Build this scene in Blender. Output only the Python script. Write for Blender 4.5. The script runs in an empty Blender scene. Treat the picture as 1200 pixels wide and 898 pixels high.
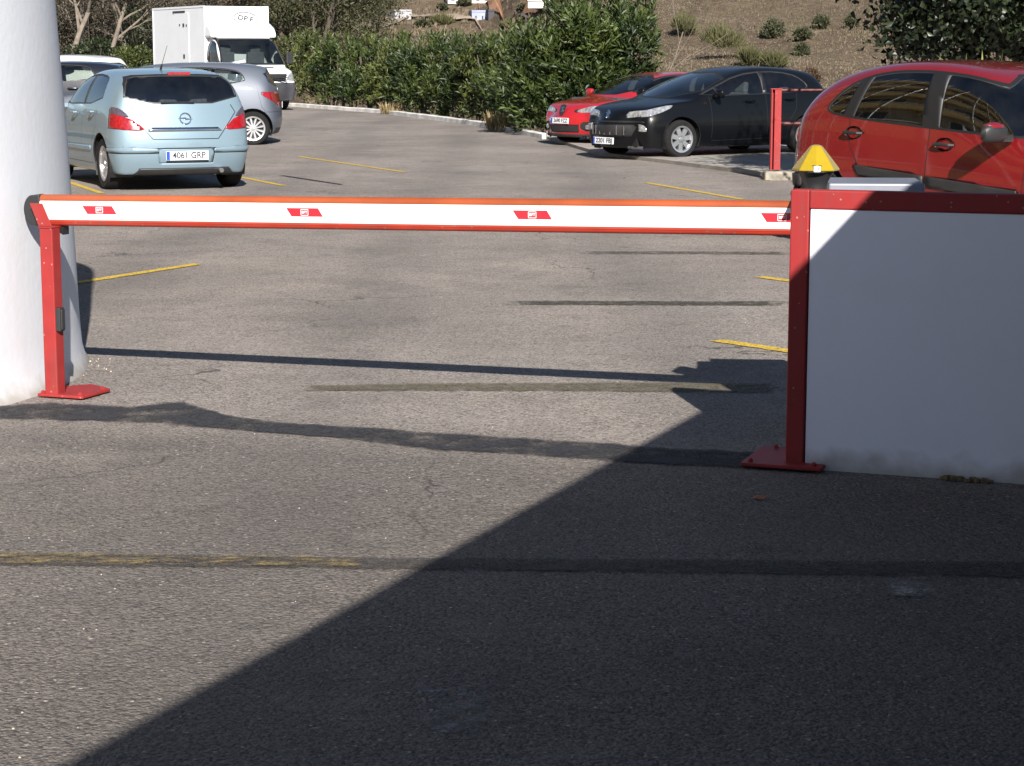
import bpy, bmesh, math, random
import numpy as np
from mathutils import Vector, Matrix

S = bpy.context.scene
COL = S.collection
R = math.radians
random.seed(7)
rng = np.random.default_rng(11)

# ------------------------------------------------------------------ materials
def mat(name, color=(.5, .5, .5), rough=.5, metal=0., coat=0., spec=.5, var=0., vscale=6., bump=0., bscale=40., trans=0., alpha=1.):
    """Principled material with procedural colour variation and bump."""
    m = bpy.data.materials.new(name)
    m.use_nodes = True
    nt = m.node_tree
    b = nt.nodes['Principled BSDF']
    b.inputs['Base Color'].default_value = (*color, 1)
    b.inputs['Roughness'].default_value = rough
    b.inputs['Metallic'].default_value = metal
    b.inputs['Coat Weight'].default_value = coat
    b.inputs['Coat Roughness'].default_value = .04
    b.inputs['Specular IOR Level'].default_value = spec
    b.inputs['Transmission Weight'].default_value = trans
    tc = nt.nodes.new('ShaderNodeTexCoord')
    if var:
        n = nt.nodes.new('ShaderNodeTexNoise')
        n.inputs['Scale'].default_value = vscale
        n.inputs['Detail'].default_value = 6
        nt.links.new(tc.outputs['Object'], n.inputs['Vector'])
        r = nt.nodes.new('ShaderNodeMapRange')
        r.inputs['From Min'].default_value = .3
        r.inputs['From Max'].default_value = .7
        r.inputs['To Min'].default_value = 1 - var
        r.inputs['To Max'].default_value = 1 + var
        nt.links.new(n.outputs['Fac'], r.inputs['Value'])
        x = nt.nodes.new('ShaderNodeMix')
        x.data_type = 'RGBA'
        x.blend_type = 'MULTIPLY'
        x.inputs[0].default_value = 1
        x.inputs[6].default_value = (*color, 1)
        nt.links.new(r.outputs['Result'], x.inputs[7])
        nt.links.new(x.outputs[2], b.inputs['Base Color'])
        rr = nt.nodes.new('ShaderNodeMapRange')
        rr.inputs['To Min'].default_value = max(0, rough - .08)
        rr.inputs['To Max'].default_value = min(1, rough + .08)
        nt.links.new(n.outputs['Fac'], rr.inputs['Value'])
        nt.links.new(rr.outputs['Result'], b.inputs['Roughness'])
    if bump:
        n = nt.nodes.new('ShaderNodeTexNoise')
        n.inputs['Scale'].default_value = bscale
        n.inputs['Detail'].default_value = 5
        nt.links.new(tc.outputs['Object'], n.inputs['Vector'])
        bp = nt.nodes.new('ShaderNodeBump')
        bp.inputs['Strength'].default_value = bump
        bp.inputs['Distance'].default_value = .01
        nt.links.new(n.outputs['Fac'], bp.inputs['Height'])
        nt.links.new(bp.outputs['Normal'], b.inputs['Normal'])
    return m

def glass_mat(name, tint=(.62, .68, .66), rough=.0, dirt=.015):
    """Thin car glazing: tinted see-through with Fresnel reflection and a little dust."""
    m = bpy.data.materials.new(name)
    m.use_nodes = True
    nt = m.node_tree
    nt.nodes.clear()
    o = nt.nodes.new('ShaderNodeOutputMaterial')
    t = nt.nodes.new('ShaderNodeBsdfTransparent')
    t.inputs[0].default_value = (*tint, 1)
    g = nt.nodes.new('ShaderNodeBsdfGlossy')
    g.inputs['Roughness'].default_value = .015
    g.inputs['Color'].default_value = (1, 1, 1, 1)
    f = nt.nodes.new('ShaderNodeFresnel')
    f.inputs['IOR'].default_value = 1.95
    a = nt.nodes.new('ShaderNodeMixShader')
    nt.links.new(f.outputs[0], a.inputs[0])
    nt.links.new(t.outputs[0], a.inputs[1])
    nt.links.new(g.outputs[0], a.inputs[2])
    d = nt.nodes.new('ShaderNodeBsdfDiffuse')
    d.inputs[0].default_value = (.4, .38, .34, 1)
    n = nt.nodes.new('ShaderNodeTexNoise')
    n.inputs['Scale'].default_value = 5
    r = nt.nodes.new('ShaderNodeMapRange')
    r.inputs['From Min'].default_value = .3
    r.inputs['From Max'].default_value = .8
    r.inputs['To Max'].default_value = dirt
    tc = nt.nodes.new('ShaderNodeTexCoord')
    nt.links.new(tc.outputs['Object'], n.inputs['Vector'])
    nt.links.new(n.outputs['Fac'], r.inputs['Value'])
    b = nt.nodes.new('ShaderNodeMixShader')
    nt.links.new(r.outputs['Result'], b.inputs[0])
    nt.links.new(a.outputs[0], b.inputs[1])
    nt.links.new(d.outputs[0], b.inputs[2])
    nt.links.new(b.outputs[0], o.inputs[0])
    return m

def leaf_mat(name, dark, light, rough=.45, trans=.25, attr='tone'):
    """Foliage: colour varies from leaf to leaf by a per-leaf attribute."""
    m = bpy.data.materials.new(name)
    m.use_nodes = True
    nt = m.node_tree
    b = nt.nodes['Principled BSDF']
    a = nt.nodes.new('ShaderNodeAttribute')
    a.attribute_name = attr
    r = nt.nodes.new('ShaderNodeValToRGB')
    r.color_ramp.elements[0].color = (*dark, 1)
    r.color_ramp.elements[1].color = (*light, 1)
    nt.links.new(a.outputs['Fac'], r.inputs[0])
    nt.links.new(r.outputs[0], b.inputs['Base Color'])
    b.inputs['Roughness'].default_value = rough
    o = nt.nodes['Material Output']
    t = nt.nodes.new('ShaderNodeBsdfTranslucent')
    nt.links.new(r.outputs[0], t.inputs[0])
    x = nt.nodes.new('ShaderNodeMixShader')
    x.inputs[0].default_value = trans
    nt.links.new(b.outputs[0], x.inputs[1])
    nt.links.new(t.outputs[0], x.inputs[2])
    nt.links.new(x.outputs[0], o.inputs[0])
    return m

M = dict(
    tyre=mat('tyre_rubber', (.012, .012, .0125), .9, spec=.25, var=.3, vscale=20),
    black=mat('black_plastic', (.02, .02, .021), .5, var=.2),
    trim=mat('rubber_trim', (.012, .012, .013), .45),
    cabin=mat('cabin_lining', (.04, .04, .042), .9, var=.2),
    seat=mat('seat_cloth', (.09, .09, .10), .95, var=.3, vscale=30),
    alloy=mat('alloy_wheel', (.62, .62, .64), .3, .85, var=.1),
    chrome=mat('chrome', (.75, .76, .78), .12, 1.),
    lampred=mat('red_lens', (.27, .008, .012), .15, coat=1., var=.25, vscale=30),
    smoke=mat('smoked_lens', (.07, .055, .075), .12, coat=1., var=.3, vscale=30),
    lampclear=mat('clear_lens', (.42, .43, .45), .12, .55, coat=1., var=.5, vscale=25),
    plate=mat('plate_white', (.72, .73, .76), .45, var=.05),
    euro=mat('plate_blue', (.02, .06, .4), .4),
    ink=mat('plate_ink', (.015, .015, .018), .5),
    glass=glass_mat('car_glass'),
    darkglass=glass_mat('dark_car_glass', (.12, .14, .14)),
)

# ------------------------------------------------------------------ mesh collecting
class MB:
    def __init__(self):
        self.v, self.f, self.m = [], [], []
    def add(self, vs, fs, mi=0):
        o = len(self.v)
        self.v += [tuple(p) for p in vs]
        self.f += [tuple(i + o for i in f) for f in fs]
        self.m += [mi] * len(fs)
        return self
    def box(self, c, s, rz=0, mi=0, taper=1., rx=0, ry=0):
        x, y, z = (k / 2 for k in s)
        P = [Vector((sx * x * (taper if sz > 0 else 1), sy * y * (taper if sz > 0 else 1), sz * z)) for sz in (-1, 1) for sx, sy in ((-1, -1), (1, -1), (1, 1), (-1, 1))]
        Mx = Matrix.Rotation(rz, 3, 'Z') @ Matrix.Rotation(ry, 3, 'Y') @ Matrix.Rotation(rx, 3, 'X')
        P = [Mx @ p + Vector(c) for p in P]
        return self.add(P, [(3, 2, 1, 0), (4, 5, 6, 7), (0, 1, 5, 4), (1, 2, 6, 5), (2, 3, 7, 6), (3, 0, 4, 7)], mi)
    def prism(self, poly, a, b, f=lambda p, t: (p[0], p[1], t), mi=0):
        """closed polygon swept between two levels; f maps (2D point, level) to 3D"""
        n = len(poly)
        vs = [f(p, a) for p in poly] + [f(p, b) for p in poly]
        fs = [tuple(range(n))[::-1], tuple(range(n, 2 * n))] + [(i, (i + 1) % n, n + (i + 1) % n, n + i) for i in range(n)]
        return self.add(vs, fs, mi)
    def lathe(self, prof, n=32, c=(0, 0, 0), axis='Z', mi=0, cap=True):
        vs, fs = [], []
        for r, h in prof:
            for k in range(n):
                a = 2 * math.pi * k / n
                p = (r * math.cos(a), r * math.sin(a), h)
                if axis == 'Y': p = (p[0], p[2], p[1])
                if axis == 'X': p = (p[2], p[0], p[1])
                vs.append((p[0] + c[0], p[1] + c[1], p[2] + c[2]))
        for i in range(len(prof) - 1):
            for k in range(n):
                k2 = (k + 1) % n
                fs.append((i * n + k, i * n + k2, (i + 1) * n + k2, (i + 1) * n + k))
        if cap:
            fs.append(tuple(range(n))[::-1])
            fs.append(tuple((len(prof) - 1) * n + k for k in range(n)))
        return self.add(vs, fs, mi)
    def tube(self, path, rad, n=8, mi=0):
        P = [Vector(p) for p in path]
        if not hasattr(rad, '__len__'): rad = [rad] * len(P)
        vs, fs = [], []
        u = None
        for i, p in enumerate(P):
            d = (P[min(i + 1, len(P) - 1)] - P[max(i - 1, 0)]).normalized()
            if u is None:
                u = d.orthogonal().normalized()
            else:
                u = (u - d * u.dot(d)).normalized()
            w = d.cross(u)
            for k in range(n):
                a = 2 * math.pi * k / n
                vs.append(p + (u * math.cos(a) + w * math.sin(a)) * rad[i])
        for i in range(len(P) - 1):
            for k in range(n):
                k2 = (k + 1) % n
                fs.append((i * n + k, i * n + k2, (i + 1) * n + k2, (i + 1) * n + k))
        fs += [tuple(range(n))[::-1], tuple((len(P) - 1) * n + k for k in range(n))]
        return self.add(vs, fs, mi)
    def build(self, name, mats, parent=None, smooth=False, bevel=0., fix=True):
        me = bpy.data.meshes.new(name)
        me.from_pydata(self.v, [], self.f)
        for k in (mats if isinstance(mats, (list, tuple)) else [mats]): me.materials.append(k)
        me.polygons.foreach_set('material_index', self.m)
        if fix and len(self.f) < 20000:
            bm = bmesh.new(); bm.from_mesh(me)
            bmesh.ops.recalc_face_normals(bm, faces=bm.faces)
            bm.to_mesh(me); bm.free()
        me.polygons.foreach_set('use_smooth', [bool(smooth)] * len(me.polygons))
        o = bpy.data.objects.new(name, me)
        COL.objects.link(o)
        if parent: o.parent = parent
        if smooth and smooth != 'full':
            try: me.set_sharp_from_angle(angle=R(40))
            except Exception: pass
        if bevel:
            bv = o.modifiers.new('bevel', 'BEVEL')
            bv.width = bevel; bv.segments = 2; bv.limit_method = 'ANGLE'; bv.angle_limit = R(35)
        return o

def tag(o, label=None, cat=None, group=None, kind=None):
    if label: o['label'] = label
    if cat: o['category'] = cat
    if group: o['group'] = group
    if kind: o['kind'] = kind
    return o

def empty(name, loc=(0, 0, 0), rz=0., label=None, cat=None, group=None):
    o = bpy.data.objects.new(name, None)
    o.empty_display_size = .2
    COL.objects.link(o)
    o.location = loc
    o.rotation_euler = (0, 0, rz)
    return tag(o, label, cat, group)

def text_mesh(name, body, size, material, parent, matrix, extrude=.001, width=None):
    cu = bpy.data.curves.new(name, 'FONT')
    cu.body = body; cu.size = size; cu.extrude = extrude; cu.offset = size * .018
    cu.align_x = 'CENTER'; cu.align_y = 'CENTER'
    t = bpy.data.objects.new(name, cu)
    COL.objects.link(t)
    bpy.context.view_layer.update()
    me = bpy.data.meshes.new_from_object(t.evaluated_get(bpy.context.evaluated_depsgraph_get()))
    bpy.data.objects.remove(t)
    if width:
        xs = [v.co.x for v in me.vertices]
        k = width / (max(xs) - min(xs))
        for v in me.vertices: v.co.x *= k
    me.materials.clear(); me.materials.append(material)
    me.transform(matrix)
    o = bpy.data.objects.new(name, me)
    COL.objects.link(o); o.parent = parent
    return o

def frame(o, x, y):
    """matrix with local x, local y axes given (normal = x cross y)"""
    x = Vector(x).normalized(); y = Vector(y).normalized(); z = x.cross(y)
    m = Matrix((x, y, z)).transposed().to_4x4()
    m.translation = Vector(o)
    return m

# ------------------------------------------------------------------ cars
def chaikin(p, n=2):
    for _ in range(n):
        q = []
        for i in range(len(p)):
            a, b = p[i], p[(i + 1) % len(p)]
            q += [(a[0] * .75 + b[0] * .25, a[1] * .75 + b[1] * .25), (a[0] * .25 + b[0] * .75, a[1] * .25 + b[1] * .75)]
        p = q
    return p

def inset(p, d):
    A = sum(p[i][0] * p[(i + 1) % len(p)][1] - p[(i + 1) % len(p)][0] * p[i][1] for i in range(len(p)))
    s = 1 if A > 0 else -1
    out = []
    for i in range(len(p)):
        a, b, c = (Vector(p[i - 1]), Vector(p[i]), Vector(p[(i + 1) % len(p)]))
        e1 = (b - a).normalized(); e2 = (c - b).normalized()
        n1 = Vector((-e1.y, e1.x)); n2 = Vector((-e2.y, e2.x))
        n = (n1 + n2); n = n.normalized() if n.length > 1e-6 else n1
        k = d / max(.35, n.dot(n1))
        out.append(tuple(b + n * k * s))
    return out

def inside(p, x, y):
    c = False
    for i in range(len(p)):
        (x1, y1), (x2, y2) = p[i - 1], p[i]
        if (y1 > y) != (y2 > y) and x < (x2 - x1) * (y - y1) / (y2 - y1) + x1: c = not c
    return c

class Body:
    """A car shell grown from a control cage, into which windows, lamps and seams are cut."""
    def __init__(s, sp):
        s.sp = sp
        L, W, H = sp['size']
        xs, zb, wp = sp['x'], sp['zb'], sp['w']
        n = len(xs)
        J = [-1, -.62, 0, .62, 1]
        bw = sp.get('bw', [.93] * n)
        lv = sp.get('lv', [(.19, .93), (.40, .99), (.66, 1.)])   # level z, width factor
        fx = sp.get('fx', [.10, 0, .03, .16])   # front face pulled back per level
        rx = sp.get('rx', [.10, 0, .04, .10])
        fb, rb = sp.get('fb', .16), sp.get('rb', .10)
        a, b = sp['cab']
        bm = bmesh.new()
        V = {}
        def at(i, k, j):
            z = zb[i] if k == 3 else min(lv[k][0], zb[i] * (.35, .6, .85)[k])
            w = wp[i] * (bw[i] if k == 3 else lv[k][1])
            x = xs[i]
            if i == 0: x += rx[k] + rb * j * j
            if i == n - 1: x -= fx[k] + fb * j * j
            if k == 3:
                if i == b: x += sp.get('cowl', .2) * (1 - j * j)
                z += sp.get('crown', .03) * (1 - j * j) * (0 if a <= i < b else 1)
            if k == 0: z = lv[0][0]
            return (x, w * j, z)
        def vert(i, k, j):
            key = (i, k, j)
            if key not in V: V[key] = bm.verts.new(at(i, k, J[j]))
            return V[key]
        def roof(i, j):
            key = (i, 'r', j)
            if key not in V:
                q = i - a
                V[key] = bm.verts.new((sp['rx_'][q] + (sp.get('rfb', .06) * (1 - J[j] ** 2) if i == b else 0) - (sp.get('rrb', .04) * (1 - J[j] ** 2) if i == a else 0), sp['rw'][q] * J[j], sp['rz'][q] + .035 * (1 - J[j] ** 2)))
            return V[key]
        def mid(i, j):
            key = (i, 'm', j)
            if key not in V:
                p, q = vert(i, 3, j).co, roof(i, j).co
                t = .5
                c = p.lerp(q, t)
                bulge = sp.get('bulge', .035)
                c.y += bulge * (1 if J[j] > 0 else -1 if J[j] < 0 else 0) * abs(J[j])
                if i == b: c.x += bulge * 1.2; c.z += bulge * .8
                if i == a: c.x -= bulge
                V[key] = bm.verts.new(c)
            return V[key]
        F = bm.faces.new
        for i in range(n - 1):
            for j in range(4):
                F((vert(i, 0, j), vert(i, 0, j + 1), vert(i + 1, 0, j + 1), vert(i + 1, 0, j)))
                if not (a <= i < b):
                    F((vert(i, 3, j), vert(i + 1, 3, j), vert(i + 1, 3, j + 1), vert(i, 3, j + 1)))
                else:
                    F((roof(i, j), roof(i + 1, j), roof(i + 1, j + 1), roof(i, j + 1)))
            for k in range(3):
                F((vert(i, k, 0), vert(i + 1, k, 0), vert(i + 1, k + 1, 0), vert(i, k + 1, 0)))
                F((vert(i, k, 4), vert(i, k + 1, 4), vert(i + 1, k + 1, 4), vert(i + 1, k, 4)))
            if a <= i < b:
                F((vert(i, 3, 0), vert(i + 1, 3, 0), mid(i + 1, 0), mid(i, 0)))
                F((mid(i, 0), mid(i + 1, 0), roof(i + 1, 0), roof(i, 0)))
                F((vert(i, 3, 4), mid(i, 4), mid(i + 1, 4), vert(i + 1, 3, 4)))
                F((mid(i, 4), roof(i, 4), roof(i + 1, 4), mid(i + 1, 4)))
        for j in range(4):
            for k in range(3):
                F((vert(0, k, j), vert(0, k + 1, j), vert(0, k + 1, j + 1), vert(0, k, j + 1)))
                F((vert(n - 1, k, j), vert(n - 1, k, j + 1), vert(n - 1, k + 1, j + 1), vert(n - 1, k + 1, j)))
            F((vert(a, 3, j), mid(a, j), mid(a, j + 1), vert(a, 3, j + 1)))
            F((mid(a, j), roof(a, j), roof(a, j + 1), mid(a, j + 1)))
            F((vert(b, 3, j), vert(b, 3, j + 1), mid(b, j + 1), mid(b, j)))
            F((mid(b, j), mid(b, j + 1), roof(b, j + 1), roof(b, j)))
        bmesh.ops.recalc_face_normals(bm, faces=bm.faces)
        cr = bm.edges.layers.float.new('crease_edge')
        def crease(p, q, w):
            e = bm.edges.get((p, q))
            if e: e[cr] = w
        for i in range(n - 1):
            for j in (0, 4):
                crease(vert(i, 0, j), vert(i + 1, 0, j), .6)
                if a <= i < b: crease(vert(i, 3, j), vert(i + 1, 3, j), .25)
                else: crease(vert(i, 3, j), vert(i + 1, 3, j), .45)
        for j in range(4):
            crease(vert(b, 3, j), vert(b, 3, j + 1), .55)
            crease(vert(a, 3, j), vert(a, 3, j + 1), .5)
            crease(roof(a, j), roof(a, j + 1), .5)
            crease(roof(b, j), roof(b, j + 1), .3)
            crease(vert(0, 0, j), vert(0, 0, j + 1), .5)
            crease(vert(n - 1, 0, j), vert(n - 1, 0, j + 1), .5)
        for j in (0, 4):
            crease(vert(b, 3, j), mid(b, j), .2); crease(mid(b, j), roof(b, j), .2)
            crease(vert(a, 3, j), mid(a, j), .3); crease(mid(a, j), roof(a, j), .3)
        me = bpy.data.meshes.new('cage')
        bm.to_mesh(me); bm.free()
        o = bpy.data.objects.new('cage', me); COL.objects.link(o)
        ss = o.modifiers.new('s', 'SUBSURF'); ss.levels = sp.get('sub', 3)
        bpy.context.view_layer.update()
        em = bpy.data.meshes.new_from_object(o.evaluated_get(bpy.context.evaluated_depsgraph_get()))
        bpy.data.objects.remove(o)
        s.bm = bmesh.new(); s.bm.from_mesh(em)
        cl = s.bm.edges.layers.float.get('crease_edge')
        if cl: s.bm.edges.layers.float.remove(cl)
        lo = [min(v.co[k] for v in s.bm.verts) for k in range(3)]
        hi = [max(v.co[k] for v in s.bm.verts) for k in range(3)]
        for v in s.bm.verts:
            v.co.x = (v.co.x - lo[0]) / (hi[0] - lo[0]) * L
            v.co.y = v.co.y / hi[1] * W / 2
            v.co.z = sp['clear'] + (v.co.z - lo[2]) / (hi[2] - lo[2]) * (H - sp['clear'])
        for f in s.bm.faces: f.smooth = True; f.material_index = 0
        s.bm.normal_update()
    def _cand(s, poly, axis, sign, rng_=None, nmin=.02):
        ia, ib = (0, 2) if axis == 1 else (1, 2)
        x0, x1 = min(p[0] for p in poly), max(p[0] for p in poly)
        y0, y1 = min(p[1] for p in poly), max(p[1] for p in poly)
        mid = s.sp['size'][0] / 2
        out = []
        for f in s.bm.faces:
            if nmin is not None and f.normal[axis] * sign < nmin: continue
            c = f.calc_center_median()
            if axis == 1 and c.y * sign < 0: continue
            if axis == 0 and not rng_ and (c.x - mid) * sign < 0: continue
            if rng_ and not (rng_[0] <= c[axis] <= rng_[1]): continue
            A = [v.co[ia] for v in f.verts]; B = [v.co[ib] for v in f.verts]
            if max(A) < x0 or min(A) > x1 or max(B) < y0 or min(B) > y1: continue
            out.append(f)
        return out
    def cut(s, poly, axis, sign, rng_=None, nmin=.02):
        """splits the shell along a polygon seen along an axis; returns the faces within"""
        ia, ib = (0, 2) if axis == 1 else (1, 2)
        for i in range(len(poly)):
            p, q = poly[i - 1], poly[i]
            d = (q[0] - p[0], q[1] - p[1])
            if abs(d[0]) + abs(d[1]) < 1e-5: continue
            co = Vector((0, 0, 0)); no = Vector((0, 0, 0))
            co[ia], co[ib] = p; no[ia], no[ib] = d[1], -d[0]
            fs = s._cand(poly, axis, sign, rng_, nmin)
            g = set(fs)
            for f in fs: g.update(f.edges); g.update(f.verts)
            bmesh.ops.bisect_plane(s.bm, geom=list(g), dist=1e-5, plane_co=co, plane_no=no.normalized())
            s.bm.normal_update()
        r = []
        for f in s._cand(poly, axis, sign, rng_, nmin):
            c = f.calc_center_median()
            if inside(poly, c[ia], c[ib]): r.append(f)
        return r
    def paint(s, poly, axis, sign, mi, rng_=None):
        for f in s.cut(poly, axis, sign, rng_): f.material_index = mi
    def seam(s, pts, axis, sign, w=.008, mi=1, rng_=None):
        for p, q in zip(pts, pts[1:]):
            d = Vector((q[0] - p[0], q[1] - p[1])); 
            nrm = Vector((-d.y, d.x)).normalized() * w / 2
            P = [(p[0] + nrm.x, p[1] + nrm.y), (p[0] - nrm.x, p[1] - nrm.y), (q[0] - nrm.x, q[1] - nrm.y), (q[0] + nrm.x, q[1] + nrm.y)]
            s.paint(P, axis, sign, mi, rng_)
    def take(s, faces, name, material, parent, off=0., thick=0.):
        """lifts faces out of the shell as a part of their own"""
        idx, vs, fs = {}, [], []
        for f in faces:
            r = []
            for v in f.verts:
                if v not in idx:
                    idx[v] = len(vs); vs.append(v.co + v.normal * off)
                r.append(idx[v])
            fs.append(r)
        if not fs: print('EMPTY CUT', name); return None
        bmesh.ops.delete(s.bm, geom=faces, context='FACES')
        me = bpy.data.meshes.new(name); me.from_pydata(vs, [], fs); me.materials.append(material)
        me.polygons.foreach_set('use_smooth', [True] * len(fs))
        o = bpy.data.objects.new(name, me); COL.objects.link(o); o.parent = parent
        if thick:
            sm = o.modifiers.new('t', 'SOLIDIFY'); sm.thickness = thick; sm.offset = -1
        return o
    def window(s, name, poly, axis, sign, parent, border=.018, rng_=None, material=None, rounds=2, panes=None):
        P = chaikin(poly, rounds) if rounds else poly
        out = s.cut(P, axis, sign, rng_)
        for f in out: f.material_index = 1
        objs = []
        Q = inset(P, border)
        for pane in ([Q] if panes is None else panes(Q)):
            g = s.cut(pane, axis, sign, rng_)
            objs.append(s.take(g, name, material or M['glass'], parent, off=-.006))
        return objs
    def part(s, name, poly, axis, sign, parent, material, off=.004, thick=.01, rng_=None, rounds=1, keep=None):
        P = chaikin(poly, rounds) if rounds else poly
        fs = s.cut(P, axis, sign, rng_)
        if keep: fs = [f for f in fs if keep(f.calc_center_median(), f.normal)]
        return s.take(fs, name, material, parent, off, thick)
    def hit(s, o, d):
        """where a ray meets the shell: point and outward normal"""
        from mathutils.bvhtree import BVHTree
        p, n, _, _ = BVHTree.FromBMesh(s.bm).ray_cast(Vector(o), Vector(d))
        return p, n
    def arch(s, x, r, z):
        for sg in (1, -1):
            P = [(x + r * math.cos(t), z + r * math.sin(t)) for t in [2 * math.pi * k / 28 for k in range(28)]]
            fs = s.cut(P, 1, sg, None, -.9)
            w = s.sp['size'][1] / 2
            fs = [f for f in fs if abs(f.calc_center_median().y) > w - .32]
            bmesh.ops.delete(s.bm, geom=fs, context='FACES')
    def finish(s, name, paintmat, parent):
        bmesh.ops.delete(s.bm, geom=[v for v in s.bm.verts if not v.link_faces], context='VERTS')
        me = bpy.data.meshes.new(name); s.bm.to_mesh(me); s.bm.free()
        for m in (paintmat, M['trim'], M['cabin']): me.materials.append(m)
        o = bpy.data.objects.new(name, me); COL.objects.link(o); o.parent = parent
        sm = o.modifiers.new('shell', 'SOLIDIFY'); sm.thickness = .03; sm.offset = -1; sm.material_offset = 2; sm.material_offset_rim = 1
        return o

def wheel(parent, x, y, r, side, spokes=7, width=.2, rimf=.66, twin=False, tint=None, spokew=.045):
    """a wheel: tyre mesh with its rim as sub-part; side = +1 outer face towards +y"""
    w = width / 2
    t = MB()
    prof = [(r * rimf, -w), (r * .9, -w), (r * .97, -w * .8), (r, -w * .45), (r, w * .45), (r * .97, w * .8), (r * .9, w), (r * rimf, w * .92), (r * rimf, -w)]
    t.lathe(prof, 40, (x, y, r), 'Y', cap=False)
    tyre = t.build('wheel', M['tyre'], parent, True)
    m = MB()
    rr = r * rimf
    yo = y + side * w * .9
    m.lathe([(rr * .86, yo - side * .05 - y), (rr * .87, yo - side * .004 - y), (rr * 1.0, yo - y), (rr * 1.01, yo - side * .06 - y)], 40, (x, y, r), 'Y', cap=False)
    m.lathe([(.001, yo - side * .008 - y), (rr * .17, yo - side * .01 - y), (rr * .2, yo - side * .03 - y)], 20, (x, y, r), 'Y', cap=False)
    for k in range(spokes):
        for dd in ((-.13, .13) if twin else (0,)):
            a = 2 * math.pi * k / spokes + .3
            d = Vector((math.cos(a), 0, math.sin(a))); q = Vector((-math.sin(a), 0, math.cos(a)))
            c = Vector((x, yo - side * .02, r))
            o1 = q * (dd * rr * .3); o2 = q * (dd * rr * 1.1)
            w1, w2 = spokew * .9, spokew * (1.1 if not twin else .6)
            P = []
            for e in (0, -side * .03):
                off = Vector((0, e, 0))
                P += [c + d * rr * .12 + o1 - q * w1 / 2 + off, c + d * rr * .12 + o1 + q * w1 / 2 + off, c + d * rr * .9 + o2 + q * w2 / 2 + off, c + d * rr * .9 + o2 - q * w2 / 2 + off]
            m.add(P, [(0, 1, 2, 3), (7, 6, 5, 4), (0, 4, 5, 1), (1, 5, 6, 2), (2, 6, 7, 3), (3, 7, 4, 0)])
    m.lathe([(.01, yo - side * .075 - y), (rr * .99, yo - side * .075 - y)], 32, (x, y, r), 'Y', mi=1, cap=False)
    m.build('rim', [tint or M['alloy'], M['black']], tyre, True)
    return tyre

def liner(parent, x, z, r, w, sg):
    m = MB()
    if True:
        n = 20
        vs, fs = [], []
        for k in range(n + 1):
            a = math.pi * (k / n * 1.3 - .15)
            for yy in (w - .005, w - .3):
                vs.append((x + r * math.cos(a), sg * yy, z + r * math.sin(a)))
        for k in range(n): fs.append((2 * k, 2 * k + 1, 2 * k + 3, 2 * k + 2))
        m.add(vs, fs)
        m.add([(x, sg * (w - .3), z)] + [(x + r * math.cos(math.pi * (k / n * 1.3 - .15)), sg * (w - .3), z + r * math.sin(math.pi * (k / n * 1.3 - .15))) for k in range(n + 1)], [(0, k + 1, k + 2) for k in range(n)])
    return m

def rbox(mb, c, s, rx=0, ry=0):
    mb.box(c, s, 0, 0, .86, rx, ry)

def interior(parent, sp):
    L, W, H = sp['size']
    c, b0 = sp['cowl_x'], sp['rear_seat_x']
    w = W / 2 - .16
    fl = MB(); fl.box(((b0 + c) / 2 - .1, 0, .32), (c - b0 + 1.0, W - .42, .05))
    fl.build('cabin_floor', M['cabin'], parent)
    d = MB(); d.box((c + .05, 0, .80), (.42, W - .3, .22)); d.build('dashboard', M['cabin'], parent, bevel=.03)
    fx = sp['front_seat_x']
    for sg in (1, -1):
        m = MB()
        rbox(m, (fx + .28, sg * .36, .52), (.5, .48, .16))
        rbox(m, (fx, sg * .36, .78), (.14, .48, .56), 0, -.25)
        rbox(m, (fx - .12, sg * .36, 1.14), (.1, .26, .19), 0, -.2)
        m.build('seat', M['seat'], parent, bevel=.03)
    m = MB()
    rbox(m, (b0 + .28, 0, .52), (.5, W - .5, .18)); rbox(m, (b0, 0, .76), (.14, W - .46, .5), 0, -.3)
    for yy in (-.38, 0, .38): rbox(m, (b0 - .1, yy, 1.06), (.09, .24, .15), 0, -.2)
    m.build('rear_bench', M['seat'], parent, bevel=.03)
    st = MB()
    pts = [(c - .3 + .07 * math.sin(t), sp.get('wheelside', 1) * .36 + .18 * math.cos(t), .86 + .17 * math.sin(t)) for t in [2 * math.pi * k / 20 for k in range(21)]]
    st.tube(pts, .014, 6); st.box((c - .28, .36, .86), (.03, .34, .03)); st.build('steering_wheel', M['black'], parent, True)

def mirror(parent, x, y, z, sg, material, cap=None):
    """door mirror: rounded shell on a short arm"""
    m = MB()
    vs, fs = [], []
    nu, nv = 12, 8
    for i in range(nv + 1):
        ph = -math.pi / 2 + math.pi * i / nv
        for k in range(nu):
            t = 2 * math.pi * k / nu
            cx = math.cos(ph) * math.cos(t); cy = math.cos(ph) * math.sin(t); cz = math.sin(ph)
            f = lambda q: math.copysign(abs(q) ** .7, q)
            X = f(cx) * .065
            if X < 0: X *= .35
            vs.append((x + X, y + sg * .10 + f(cy) * .105, z + f(cz) * .075))
    for i in range(nv):
        for k in range(nu):
            fs.append((i * nu + k, i * nu + (k + 1) % nu, (i + 1) * nu + (k + 1) % nu, (i + 1) * nu + k))
    m.add(vs, fs)
    m.box((x + .01, y, z - .04), (.06, .09, .05))
    return m.build('door_mirror', material, parent, True)

def handle(parent, x, y, z, sg, material, l=.19):
    m = MB()
    pts = [(x - l / 2, y - sg * .01, z), (x - l / 2 + .02, y + sg * .028, z), (x, y + sg * .036, z + .003), (x + l / 2 - .02, y + sg * .028, z), (x + l / 2, y - sg * .01, z)]
    m.tube(pts, [.012, .014, .016, .014, .012], 8)
    return m.build('door_handle', material, parent, True)

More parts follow.
